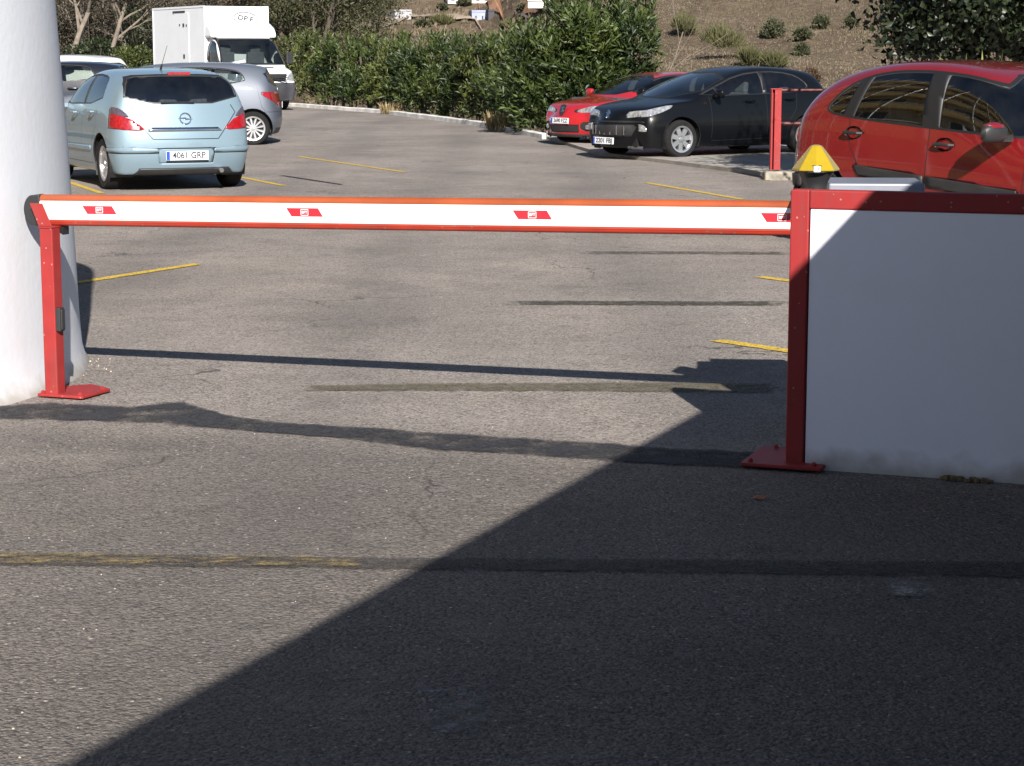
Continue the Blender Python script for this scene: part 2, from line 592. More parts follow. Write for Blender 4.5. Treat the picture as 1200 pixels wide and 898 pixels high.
def plate(parent, txt, c, xdir, up, w=.52, h=.11):
    F = frame(c, xdir, up)
    def fp(p, t): return F @ Vector((p[0], p[1], t))
    m = MB(); m.prism([(-w / 2, -h / 2), (w / 2, -h / 2), (w / 2, h / 2), (-w / 2, h / 2)], 0, .008, fp)
    p = m.build('number_plate', M['plate'], parent, bevel=.003)
    m = MB(); m.prism([(-w / 2 + .004, -h / 2 + .004), (-w / 2 + .045, -h / 2 + .004), (-w / 2 + .045, h / 2 - .004), (-w / 2 + .004, h / 2 - .004)], .008, .0095, fp)
    m.build('country_strip', M['euro'], p)
    t = text_mesh('lettering', txt, h * .95, M['ink'], p, F @ Matrix.Translation((.02, 0, .0095)), .0012, w * .78)
    # plate letters are tall and narrow with a firm stroke
    return p

# ------------------------------------------------------------------ the car models (local: x forward from the rear bumper, y left, z up)
def paint_mat(name, color, metal=0., rough=.3, coat=1., spec=.5):
    m = mat(name, color, rough, metal, coat, spec, var=.035, vscale=1.3)
    return m

def sides(f):
    for sg in (1, -1): f(sg)

def common(root, sp, B, paintm, spokes=7, tint=None, twin=False, rimf=.66, spokew=.045, handles=(), hmat=None, mir=None, mmat=None, tyrew=.2):
    L, W, H = sp['size']
    r = sp['wr']
    for ax in sp['axles']: B.arch(ax, r + .045, r + .01)
    B.finish('body', paintm, root)
    for ax in sp['axles']:
        for sg in (1, -1): liner(root, ax, r + .01, r + .05, W / 2 - .03, sg).build('wheel_arch_liner', M['trim'], root)
    ub = MB(); ub.box((L / 2, 0, .26), (L - .5, W - .75, .16)); ub.build('underbody', M['trim'], root)
    for ax in sp['axles']:
        for sg in (1, -1): wheel(root, ax, sg * (W / 2 - tyrew / 2 - .035), r, sg, spokes, tyrew, rimf, twin, tint, spokew)
    interior(root, sp)
    for sg in (1, -1):
        for (hx, hy, hz) in handles: handle(root, hx, sg * hy, hz, sg, hmat or paintm)
        if mir: mirror(root, mir[0], sg * mir[1], mir[2], sg, mmat or paintm)

def emblem_ring(root, c, xd, up, r, kind, material):
    F = frame(c, xd, up)
    m = MB()
    if kind == 'bolt':
        m.tube([F @ Vector((r * math.cos(t), r * math.sin(t), .004)) for t in [2 * math.pi * k / 24 for k in range(25)]], r * .13, 6)
        m.prism([(-1.35 * r, .10 * r), (.1 * r, .22 * r), (.1 * r, .05 * r), (1.35 * r, -.1 * r), (-.1 * r, -.22 * r), (-.1 * r, -.05 * r)], .0, .008, lambda p, t: F @ Vector((p[0], p[1], t)))
    elif kind == 'oval':
        m.prism([(r * 1.9 * math.cos(t), r * math.sin(t)) for t in [2 * math.pi * k / 24 for k in range(24)]], 0, .012, lambda p, t: F @ Vector((p[0], p[1], t)))
    elif kind == 'lion':
        # rearing animal silhouette as a bright relief
        P = [(-.35, -1), (-.1, -.95), (-.05, -.55), (.2, -.5), (.3, -.95), (.55, -1), (.5, -.3), (.75, .1), (.6, .35), (.35, .15), (.4, .55), (.15, .9), (-.25, 1), (-.55, .75), (-.3, .6), (-.5, .35), (-.8, .4), (-.75, .2), (-.35, .1), (-.3, -.4)]
        m.prism([(p[0] * r, p[1] * r) for p in P], 0, .012, lambda p, t: F @ Vector((p[0], p[1], t)))
    elif kind == 'shield':
        P = [(-.8, .8), (0, .95), (.8, .8), (.75, -.1), (.45, -.75), (0, -1), (-.45, -.75), (-.75, -.1)]
        m.prism([(p[0] * r, p[1] * r * 1.2) for p in P], 0, .008, lambda p, t: F @ Vector((p[0], p[1], t)))
    return m.build('emblem', material, root, bevel=0)

def hatchback_blue(root):
    """five-door hatchback seen from behind"""
    sp = dict(size=(4.25, 1.753, 1.46), clear=.20, wr=.315, axles=(.76, 3.374),
              x=[0, .36, .95, 1.55, 2.2, 2.95, 3.5, 4.0, 4.25], zb=[.98, 1.0, .99, .98, .965, .95, .90, .80, .68],
              w=[.80, .865, .876, .876, .876, .872, .865, .80, .62], bw=[.95, .95, .95, .95, .95, .93, .88, .86, .84],
              cab=(0, 5), rx_=[.34, .62, 1.05, 1.5, 1.85, 2.14], rz=[1.36, 1.41, 1.435, 1.44, 1.43, 1.38], rw=[.60, .62, .63, .63, .62, .60],
              rx=[.10, .0, .02, .10], rb=.15, lv=[(.2, .92), (.42, 1.0), (.70, 1.0)],
              cowl_x=3.0, front_seat_x=1.85, rear_seat_x=.9)
    B = Body(sp)
    P = paint_mat('pale_blue_metallic', (.185, .262, .315), .25, .5)
    # glazing
    B.window('rear_window', [(-.715, 1.035), (.715, 1.035), (.655, 1.345), (.5, 1.385), (-.5, 1.385), (-.655, 1.345)], 0, -1, root, .02, (0, .75), rounds=1)
    B.window('windscreen', [(-.70, .97), (.70, .97), (.585, 1.36), (-.585, 1.36)], 0, 1, root, .02, (1.9, 3.6), rounds=1)
    def pan(Q):
        lo = [(.2, .5), (1.62, .5), (1.54, 1.6), (.2, 1.6)]
        return [clip(Q, lambda p: p[0] < 1.66 - .1 * (p[1] - 1)), clip(Q, lambda p: p[0] > 1.72 - .1 * (p[1] - 1))]
    for sg in (1, -1):
        B.window('side_window', [(.80, 1.03), (2.95, .985), (2.72, 1.13), (2.2, 1.345), (1.6, 1.39), (1.0, 1.36), (.86, 1.28)], 1, sg, root, .016, rounds=1, panes=pan)
        B.seam([(1.69, 1.0), (1.66, .30)], 1, sg); B.seam([(2.82, 1.0), (2.80, .32)], 1, sg)
        B.seam([(.98, 1.0), (1.0, .74), (1.16, .55), (1.2, .3)], 1, sg)
        B.seam([(1.2, .3), (2.8, .3)], 1, sg)
        B.part('rubbing_strip', [(1.2, .46), (2.78, .44), (2.78, .50), (1.2, .52)], 1, sg, root, P, .012, .014, rounds=0)
    # tail lamps wrap round the corners
    for sg in (1, -1):
        q = lambda pts: [(sg * a, b) for a, b in pts]
        B.part('tail_light', q([(.92, .95), (.90, .78), (.80, .735), (.47, .72), (.56, .80), (.63, .86)]), 0, -1, root, M['lampred'], .008, .02, (0, .42), 1)
        B.part('tail_light', q([(.92, .953), (.64, .863), (.70, .945), (.78, 1.0), (.90, 1.0)]), 0, -1, root, M['smoke'], .008, .02, (0, .42), 1)
    # tailgate seam, bumper ridges, plate recess
    B.seam([(.60, 1.02), (.655, .93), (.465, .70), (.40, .62), (-.40, .62), (-.465, .70), (-.655, .93), (-.60, 1.02)], 0, -1, .01, rng_=(0, .4))
    B.part('chrome_strip', [(.45, .715), (-.45, .715), (-.40, .755), (.40, .755)], 0, -1, root, M['chrome'], .012, .02, (0, .4), 0)
    for sg in (1, -1):
        B.part('bumper_ridge', [(sg * .87, .46), (sg * .33, .46), (sg * .35, .52), (sg * .87, .53)], 0, -1, root, P, .014, .02, (0, .45), 1)
        B.seam([(sg * .9, .455), (sg * .33, .455)], 0, -1, .012, rng_=(0, .5))
    B.part('plate_recess', [(-.33, .335), (.33, .335), (.36, .515), (-.36, .515)], 0, -1, root, P, -.02, .01, (0, .4), 0)
    B.part('rear_valance', [(-.62, .19), (.62, .19), (.55, .27), (-.55, .27)], 0, -1, root, M['black'], .006, .01, (0, .5), 0)
    for sg in (1, -1):
        B.part('headlight', [(sg * .88, .70), (sg * .80, .80), (sg * .5, .74), (sg * .55, .64), (sg * .8, .62)], 0, 1, root, M['lampclear'], .004, .02, (3.4, 4.3))
    RB, _ = B.hit((-1, 0, 1.385), (1, 0, 0)); PL, _ = B.hit((-1, .15, .30), (1, 0, 0)); EM, EN = B.hit((-1, 0, .86), (1, 0, 0))
    common(root, sp, B, P, 9, handles=((1.12, .868, .93), (2.0, .872, .905)), mir=(2.62, .86, 1.02), twin=True, rimf=.68, spokew=.05)
    plate(root, '4061 GRP', (.004, 0, .425), (0, -1, 0), (.0, 0, 1))
    emblem_ring(root, EM + EN * .002, (0, -1, 0), (EN.z, 0, -EN.x), .066, 'bolt', M['chrome'])
    m = MB(); m.box((RB[0] - .012, 0, RB[2] + .004), (.05, .28, .036)); m.build('brake_light', M['lampred'], root, bevel=.006)
    m = MB(); m.tube([(.72, .10, 1.44), (.66, .10, 1.50)], [.016, .008], 8); m.tube([(.66, .10, 1.50), (.48, .08, 1.72)], [.004, .003], 6)
    m.build('aerial', M['black'], root, True)
    m = MB(); m.tube([(.0, -.42, .24), (.22, -.42, .24)], .028, 10); m.build('exhaust_pipe', M['chrome'], root, True)
    m = MB(); m.tube([(.10, .28, 1.05), (.08, -.12, 1.055)], .009, 6); m.build('rear_wiper', M['black'], root, True)

def clip(poly, test):
    """cuts a polygon by a straight limit given as a test (found by bisection)"""
    out = []
    for i in range(len(poly)):
        a, b = poly[i - 1], poly[i]
        ta, tb = test(a), test(b)
        if ta != tb:
            lo, hi = a, b
            for _ in range(30):
                m = ((lo[0] + hi[0]) / 2, (lo[1] + hi[1]) / 2)
                if test(m) == ta: lo = m
                else: hi = m
            out.append(((lo[0] + hi[0]) / 2, (lo[1] + hi[1]) / 2))
        if tb: out.append(b)
    return out

def hatchback_silver(root):
    """small three-door hatchback seen from its left side"""
    sp = dict(size=(4.40, 1.737, 1.488), clear=.20, wr=.305, axles=(.52, 3.30),
              x=[0, .32, .9, 1.6, 2.4, 3.15, 3.72, 4.17, 4.40], zb=[1.0, 1.03, 1.01, .99, .975, .97, .92, .82, .68],
              w=[.76, .85, .868, .868, .868, .862, .85, .78, .6], bw=[.94, .94, .94, .94, .94, .93, .88, .86, .84],
              cab=(0, 5), rx_=[.36, .62, 1.05, 1.6, 2.1, 2.5], rz=[1.38, 1.44, 1.465, 1.47, 1.45, 1.40], rw=[.55, .58, .60, .61, .60, .58],
              rb=.16, lv=[(.2, .92), (.42, 1.0), (.70, 1.0)], cowl_x=3.3, front_seat_x=2.1, rear_seat_x=.9)
    B = Body(sp)
    P = paint_mat('silver_metallic', (.10, .114, .145), .2, .5, .5)
    B.window('rear_window', [(-.66, 1.06), (.66, 1.06), (.60, 1.36), (-.60, 1.36)], 0, -1, root, .02, (0, .75), rounds=1)
    B.window('windscreen', [(-.69, .99), (.69, .99), (.575, 1.38), (-.575, 1.38)], 0, 1, root, .02, (1.8, 3.4), rounds=1)
    pan = lambda Q: [clip(Q, lambda p: p[0] < 1.30 - .15 * (p[1] - 1)), clip(Q, lambda p: p[0] > 1.37 - .15 * (p[1] - 1))]
    for sg in (1, -1):
        B.window('side_window', [(.62, 1.08), (3.1, 1.0), (2.95, 1.12), (2.45, 1.36), (1.6, 1.41), (.92, 1.38), (.68, 1.30)], 1, sg, root, .016, rounds=2, panes=pan)
        B.seam([(1.33, 1.02), (1.30, .36), (1.42, .3), (3.0, .3), (3.04, 1.0)], 1, sg)
        q = lambda pts: [(sg * a, b) for a, b in pts]
        B.part('tail_light', [(.02, .66), (.14, .78), (.42, .95), (.10, .965), (-.02, .9)], 1, sg, root, M['lampred'], .008, .02, None, 1)
        B.part('headlight', [(3.9, .84), (4.35, .66), (4.39, .76), (4.0, .92)], 1, sg, root, M['lampclear'], .004, .02)
        B.seam([(.44, 1.05), (.36, .7), (.30, .62)], 1, sg)
        B.seam([(.02, .60), (.33, .60)], 1, sg)
    B.part('rear_valance', [(-.6, .2), (.6, .2), (.55, .3), (-.55, .3)], 0, -1, root, M['black'], .006, .01, (0, .5), 0)
    common(root, sp, B, P, 12, handles=((1.52, .868, .93),), hmat=M['chrome'], mir=(2.8, .84, 1.02), rimf=.72, spokew=.03, twin=False)
    plate(root, '3847 GBK', (.0, 0, .72), (0, -1, 0), (0, 0, 1))

def generic_hatch(root, P, size=(4.1, 1.72, 1.50), dark=False):
    L, W, H = size
    k = L / 4.1
    sp = dict(size=size, clear=.2, wr=.31, axles=(.72 * k, 3.25 * k),
              x=[q * k for q in (0, .35, .92, 1.5, 2.15, 2.85, 3.4, 3.86, 4.1)], zb=[.97, .99, .98, .97, .955, .95, .9, .8, .66],
              w=[W / 2 * q for q in (.9, .98, 1, 1, 1, .99, .98, .91, .7)], bw=[.94] * 6 + [.88, .86, .84],
              cab=(0, 5), rx_=[q * k for q in (.38, .64, 1.02, 1.45, 1.8, 2.08)], rz=[1.38, 1.43, 1.45, 1.455, 1.44, 1.39], rw=[.57, .59, .6, .61, .6, .58],
              cowl_x=2.9 * k, front_seat_x=1.8 * k, rear_seat_x=.88 * k, rb=.15)
    B = Body(sp)
    B.window('rear_window', [(-.66, 1.05), (.66, 1.05), (.60, 1.37), (-.60, 1.37)], 0, -1, root, .02, (0, .8), rounds=1)
    B.window('windscreen', [(-.68, .98), (.68, .98), (.57, 1.39), (-.57, 1.39)], 0, 1, root, .02, (1.8, 3.5), rounds=1)
    pan = lambda Q: [clip(Q, lambda p: p[0] < 1.62 * k), clip(Q, lambda p: p[0] > 1.69 * k)]
    for sg in (1, -1):
        B.window('side_window', [(.74, 1.06), (2.8, .99), (2.6, 1.12), (2.1, 1.36), (1.5, 1.41), (.98, 1.39), (.80, 1.3)], 1, sg, root, .016, rounds=2, panes=pan)
        B.seam([(1.66 * k, 1.0), (1.64 * k, .32)], 1, sg); B.seam([(2.76, 1.0), (2.75, .32)], 1, sg)
        B.part('tail_light', [(sg * .9, .72), (sg * .64, .74), (sg * .68, .95), (sg * .9, .98)], 0, -1, root, M['lampred'], .006, .02, (0, .45))
        B.part('headlight', [(sg * .86, .66), (sg * .8, .78), (sg * .48, .72), (sg * .52, .62)], 0, 1, root, M['lampclear'], .004, .02, (3.2, 4.4))
    common(root, sp, B, P, 8, handles=((1.2, W / 2 - .01, .92), (2.0, W / 2 - .008, .9)), mir=(2.55, W / 2 - .02, 1.0))
    plate(root, '1752 FDN', (.0, 0, .6), (0, -1, 0), (0, 0, 1))

def hatchback_black(root):
    """five-door hatchback with a long sloping nose and swept-back headlights"""
    sp = dict(size=(4.276, 1.815, 1.498), clear=.17, wr=.315, axles=(.78, 3.388),
              x=[0, .36, .95, 1.55, 2.25, 3.02, 3.55, 4.0, 4.276], zb=[1.0, 1.02, 1.01, .99, .97, .95, .90, .81, .64],
              w=[.80, .88, .905, .907, .907, .9, .885, .80, .56], bw=[.94] * 6 + [.86, .84, .8],
              cab=(0, 5), rx_=[.42, .72, 1.1, 1.5, 1.82, 2.08], rz=[1.38, 1.44, 1.47, 1.48, 1.46, 1.40], rw=[.56, .59, .61, .62, .61, .58],
              cowl=.32, fb=.30, fx=[.12, .02, .0, .08], rb=.15, lv=[(.17, .92), (.40, .99), (.68, 1.0)], cowl_x=3.1, front_seat_x=1.85, rear_seat_x=.95)
    B = Body(sp)
    P = paint_mat('black_paint', (.003, .0033, .0045), 0, .35, .22, .25)
    B.window('windscreen', [(-.72, .985), (.72, .985), (.60, 1.40), (-.60, 1.40)], 0, 1, root, .02, (1.8, 3.7), rounds=1)
    B.window('rear_window', [(-.66, 1.08), (.66, 1.08), (.58, 1.36), (-.58, 1.36)], 0, -1, root, .02, (0, .8), rounds=1)
    pan = lambda Q: [clip(Q, lambda p: p[0] < 1.62 - .1 * (p[1] - 1)), clip(Q, lambda p: 1.70 - .1 * (p[1] - 1) < p[0] < 2.62), clip(Q, lambda p: p[0] > 2.68)]
    pan2 = lambda Q: [clip(Q, lambda p: p[0] < 1.62 - .1 * (p[1] - 1)), clip(clip(Q, lambda p: 1.70 - .1 * (p[1] - 1) < p[0]), lambda p: p[0] < 2.60), clip(Q, lambda p: p[0] > 2.65)]
    for sg in (1, -1):
        B.window('side_window', [(.66, 1.12), (1.0, 1.05), (3.02, 1.0), (2.72, 1.14), (2.1, 1.37), (1.5, 1.43), (.98, 1.39), (.74, 1.27)], 1, sg, root, .016, rounds=1, panes=pan2, material=M['glass'])
        B.seam([(1.66, 1.03), (1.64, .32)], 1, sg); B.seam([(2.82, 1.0), (2.80, .32)], 1, sg)
        B.seam([(.98, 1.05), (1.02, .78), (1.18, .58), (1.22, .3), (2.8, .28)], 1, sg)
        # swept headlight, found from the side and reaching far back along the wing
        B.part('headlight', [(3.50, .885), (3.60, .80), (4.08, .655), (4.22, .64), (4.2, .69), (3.95, .80)], 1, sg, root, M['lampclear'], .006, .02, None, 1, lambda c, n: abs(c.y) > .36)
        B.part('fog_lamp', [(3.98, .45), (4.04, .44), (4.09, .55), (4.03, .58)], 1, sg, root, M['lampclear'], .006, .015, None, 1, lambda c, n: abs(c.y) > .58)
    B.part('grille', [(-.46, .36), (.46, .36), (.56, .52), (.5, .56), (-.5, .56), (-.56, .52)], 0, 1, root, M['black'], -.012, .01, (3.6, 4.3), 0)
    m = MB()
    for k in range(-3, 4): m.box((4.245 - .035 * abs(k) * abs(k) / 4, k * .13, .46), (.012, .02, .15))
    m.build('grille_slats', M['chrome'], root)
    B.part('bumper_strip', [(-.7, .585), (.7, .585), (.68, .615), (-.68, .615)], 0, 1, root, M['trim'], .006, .01, (3.5, 4.3), 0)
    common(root, sp, B, P, 7, handles=((1.16, .895, .95), (2.02, .90, .93)), mir=(2.72, .88, 1.05), rimf=.70, spokew=.075)
    plate(root, '2201 FBJ', (4.262, 0, .285), (0, 1, 0), (-.05, 0, 1))
    emblem_ring(root, (4.17, 0, .72), (0, 1, 0), (-.45, 0, 1), .075, 'lion', M['chrome'])

def hatchback_red_front(root):
    """sporty small hatchback facing the camera"""
    sp = dict(size=(3.97, 1.698, 1.41), clear=.17, wr=.30, axles=(.72, 3.18),
              x=[0, .34, .9, 1.5, 2.1, 2.8, 3.3, 3.74, 3.97], zb=[.96, .98, .97, .96, .945, .93, .88, .80, .66],
              w=[.76, .83, .848, .848, .848, .842, .83, .76, .58], bw=[.94] * 6 + [.87, .85, .82],
              cab=(0, 5), rx_=[.4, .66, 1.0, 1.4, 1.72, 1.98], rz=[1.33, 1.39, 1.41, 1.42, 1.4, 1.35], rw=[.54, .57, .58, .59, .58, .56],
              cowl=.24, fb=.22, fx=[.06, .0, .02, .10], rb=.14, cowl_x=2.9, front_seat_x=1.75, rear_seat_x=.86)
    B = Body(sp)
    P = paint_mat('bright_red_paint', (.34, .012, .017), 0, .25)
    B.window('windscreen', [(-.68, .965), (.68, .965), (.57, 1.35), (-.57, 1.35)], 0, 1, root, .02, (1.7, 3.5), rounds=1)
    B.window('rear_window', [(-.62, 1.03), (.62, 1.03), (.56, 1.33), (-.56, 1.33)], 0, -1, root, .02, (0, .8), rounds=1)
    pan = lambda Q: [clip(Q, lambda p: p[0] < 1.42), clip(Q, lambda p: p[0] > 1.49)]
    for sg in (1, -1):
        B.window('side_window', [(.7, 1.03), (2.8, .97), (2.58, 1.1), (2.05, 1.32), (1.4, 1.37), (.95, 1.34), (.76, 1.24)], 1, sg, root, .016, rounds=2, panes=pan)
        B.seam([(1.45, 1.0), (1.43, .32), (2.7, .3), (2.72, .98)], 1, sg)
        q = lambda pts: [(sg * a, b) for a, b in pts]
        B.part('headlight', q([(.30, .66), (.42, .625), (.82, .655), (.80, .76), (.70, .775), (.42, .715)]), 0, 1, root, M['lampclear'], .005, .02, (3.2, 4.0), 1)
        B.part('headlight_surround', q([(.24, .665), (.30, .63), (.34, .63), (.36, .70), (.32, .705)]), 0, 1, root, M['black'], .004, .02, (3.2, 4.0), 1)
        B.part('fog_lamp', q([(.44, .28), (.80, .28), (.66, .45), (.46, .46)]), 0, 1, root, M['black'], -.01, .012, (3.2, 4.0), 1)
    B.part('grille', [(-.40, .25), (.40, .25), (.43, .40), (-.43, .40)], 0, 1, root, M['black'], -.012, .012, (3.4, 4.0), 0)
    B.part('front_lip', [(-.72, .17), (.72, .17), (.72, .215), (-.72, .215)], 0, 1, root, M['black'], .01, .02, (3.2, 4.0), 0)
    common(root, sp, B, P, 6, handles=((1.62, .846, .9),), mir=(2.5, .82, 1.0), rimf=.7, spokew=.06)
    plate(root, '2690 FZZ', (3.965, 0, .475), (0, 1, 0), (-.06, 0, 1))
    e = emblem_ring(root, (3.90, 0, .68), (0, 1, 0), (-.35, 0, 1), .10, 'shield', M['black'])
    text_mesh('lettering', 'S', .15, M['chrome'], e, frame((3.912, 0, .685), (0, 1, 0), (-.35, 0, 1)), .004)
    m = MB(); m.lathe([(.0, 0), (.05, 0), (.055, .012)], 14, (0, 0, 0), 'X')
    for sg in (1, -1):
        q = MB(); q.lathe([(.004, .02), (.045, .018), (.05, 0)], 14, (3.78, sg * .58, .36), 'X'); q.build('fog_bulb', M['lampclear'], root, True)

def hatchback_red_round(root):
    """round-roofed five-door hatchback seen from its right side"""
    sp = dict(size=(3.85, 1.667, 1.52), clear=.19, wr=.30, axles=(.63, 3.09),
              x=[0, .28, .85, 1.45, 2.05, 2.75, 3.25, 3.64, 3.85], zb=[.98, 1.02, 1.0, .97, .94, .91, .86, .76, .60],
              w=[.70, .79, .83, .833, .833, .828, .815, .74, .55], bw=[.95, .955, .96, .965, .965, .95, .88, .86, .83],
              cab=(0, 5), rx_=[.44, .68, 1.02, 1.44, 1.87, 2.22], rz=[1.27, 1.395, 1.475, 1.512, 1.50, 1.43], rw=[.56, .61, .64, .655, .65, .62],
              rb=.24, rx=[.10, .02, .0, .06], bulge=.04, lv=[(.19, .93), (.40, 1.0), (.68, 1.0)], cowl_x=2.95, front_seat_x=1.75, rear_seat_x=.85, rrb=.1)
    B = Body(sp)
    P = paint_mat('dark_red_paint', (.165, .007, .009), 0.05, .26)
    B.window('windscreen', [(-.70, .99), (.70, .99), (.61, 1.42), (-.61, 1.42)], 0, 1, root, .02, (1.8, 3.05), rounds=1)
    B.window('rear_window', [(-.6, 1.06), (.6, 1.06), (.55, 1.34), (-.55, 1.34)], 0, -1, root, .02, (0, .7), rounds=1)
    def pan(Q):
        a = lambda x0: (lambda p: p[0] < x0 + .38 * (p[1] - 1.1))
        b = lambda x0: (lambda p: p[0] > x0 + .38 * (p[1] - 1.1))
        c = lambda x0: (lambda p: p[0] < x0 - .05 * (p[1] - 1.1))
        d = lambda x0: (lambda p: p[0] > x0 - .05 * (p[1] - 1.1))
        return [clip(Q, a(.86)), clip(clip(Q, b(.98)), c(1.72)), clip(clip(Q, d(1.90)), lambda p: p[0] < 2.70), clip(Q, lambda p: p[0] > 2.735)]
    for sg in (1, -1):
        B.window('side_window', [(.60, 1.06), (.90, 1.02), (1.8, .975), (2.98, .925), (2.94, 1.03), (2.66, 1.24), (2.25, 1.395), (1.7, 1.445), (1.2, 1.425), (.86, 1.33), (.66, 1.17)], 1, sg, root, .02, rounds=2, panes=pan)
        B.seam([(1.815, 1.0), (1.80, .30)], 1, sg, .009); B.seam([(2.80, .95), (2.78, .3)], 1, sg, .009)
        B.seam([(.92, 1.04), (.95, .80), (1.08, .62), (1.14, .3), (2.78, .28)], 1, sg, .009)
        B.part('side_moulding', [(1.08, .56), (1.79, .52), (1.79, .60), (1.02, .645)], 1, sg, root, M['black'], .014, .02, rounds=0)
        B.part('side_moulding', [(1.825, .515), (2.74, .465), (2.74, .545), (1.825, .60)], 1, sg, root, M['black'], .014, .02, rounds=0)
        B.part('handle_recess', [(.98 + .20 * math.cos(t) * .5, .905 + .055 * math.sin(t)) for t in [2 * math.pi * k / 16 for k in range(16)]], 1, sg, root, P, -.02, .004, rounds=0)
        B.part('handle_recess', [(1.98 + .20 * math.cos(t) * .5, .860 + .055 * math.sin(t)) for t in [2 * math.pi * k / 16 for k in range(16)]], 1, sg, root, P, -.02, .004, rounds=0)
        B.part('headlight', [(sg * .80, .60), (sg * .74, .76), (sg * .45, .72), (sg * .48, .58)], 0, 1, root, M['lampclear'], .004, .02, (3.0, 3.9))
        B.part('tail_light', [(sg * .84, .80), (sg * .66, .82), (sg * .60, 1.06), (sg * .70, 1.12), (sg * .82, 1.02)], 0, -1, root, M['lampred'], .005, .02, (0, .26))
    B.part('rear_bumper_strip', [(-.9, .42), (.9, .42), (.9, .52), (-.9, .52)], 0, -1, root, M['black'], .02, .03, (0, .36), 0)
    SP = [B.hit((.56 - .05 * abs(y), y, 3), (0, 0, -1))[0] + Vector((-.02, 0, .004)) for y in (-.42, -.25, 0, .25, .42)]
    common(root, sp, B, P, 7, handles=((.98, .815, .905), (1.98, .822, .860)), hmat=M['black'], mir=(2.62, .86, .985), mmat=M['black'], rimf=.66)
    for ch in root.children:
        if ch.name.startswith('door_mirror'):
            sg = 1 if ch.data.vertices[0].co.y > 0 else -1
            for v in ch.data.vertices: v.co.y = sg * .86 + (v.co.y - sg * .86) * 1.35
            cp = MB(); cp.lathe([(.085, .045), (.075, .068), (.04, .083), (.005, .088)], 20, (0, 0, 0))
            cp.v = [(2.625 + q[0] * .7, sg * .995 + q[1] * 1.35, .985 + q[2]) for q in cp.v]
            cp.build('mirror_cap', P, ch, True)
    m = MB()
    m.tube(SP, [.012, .02, .024, .02, .012], 8)
    m.build('roof_spoiler', P, root, True)

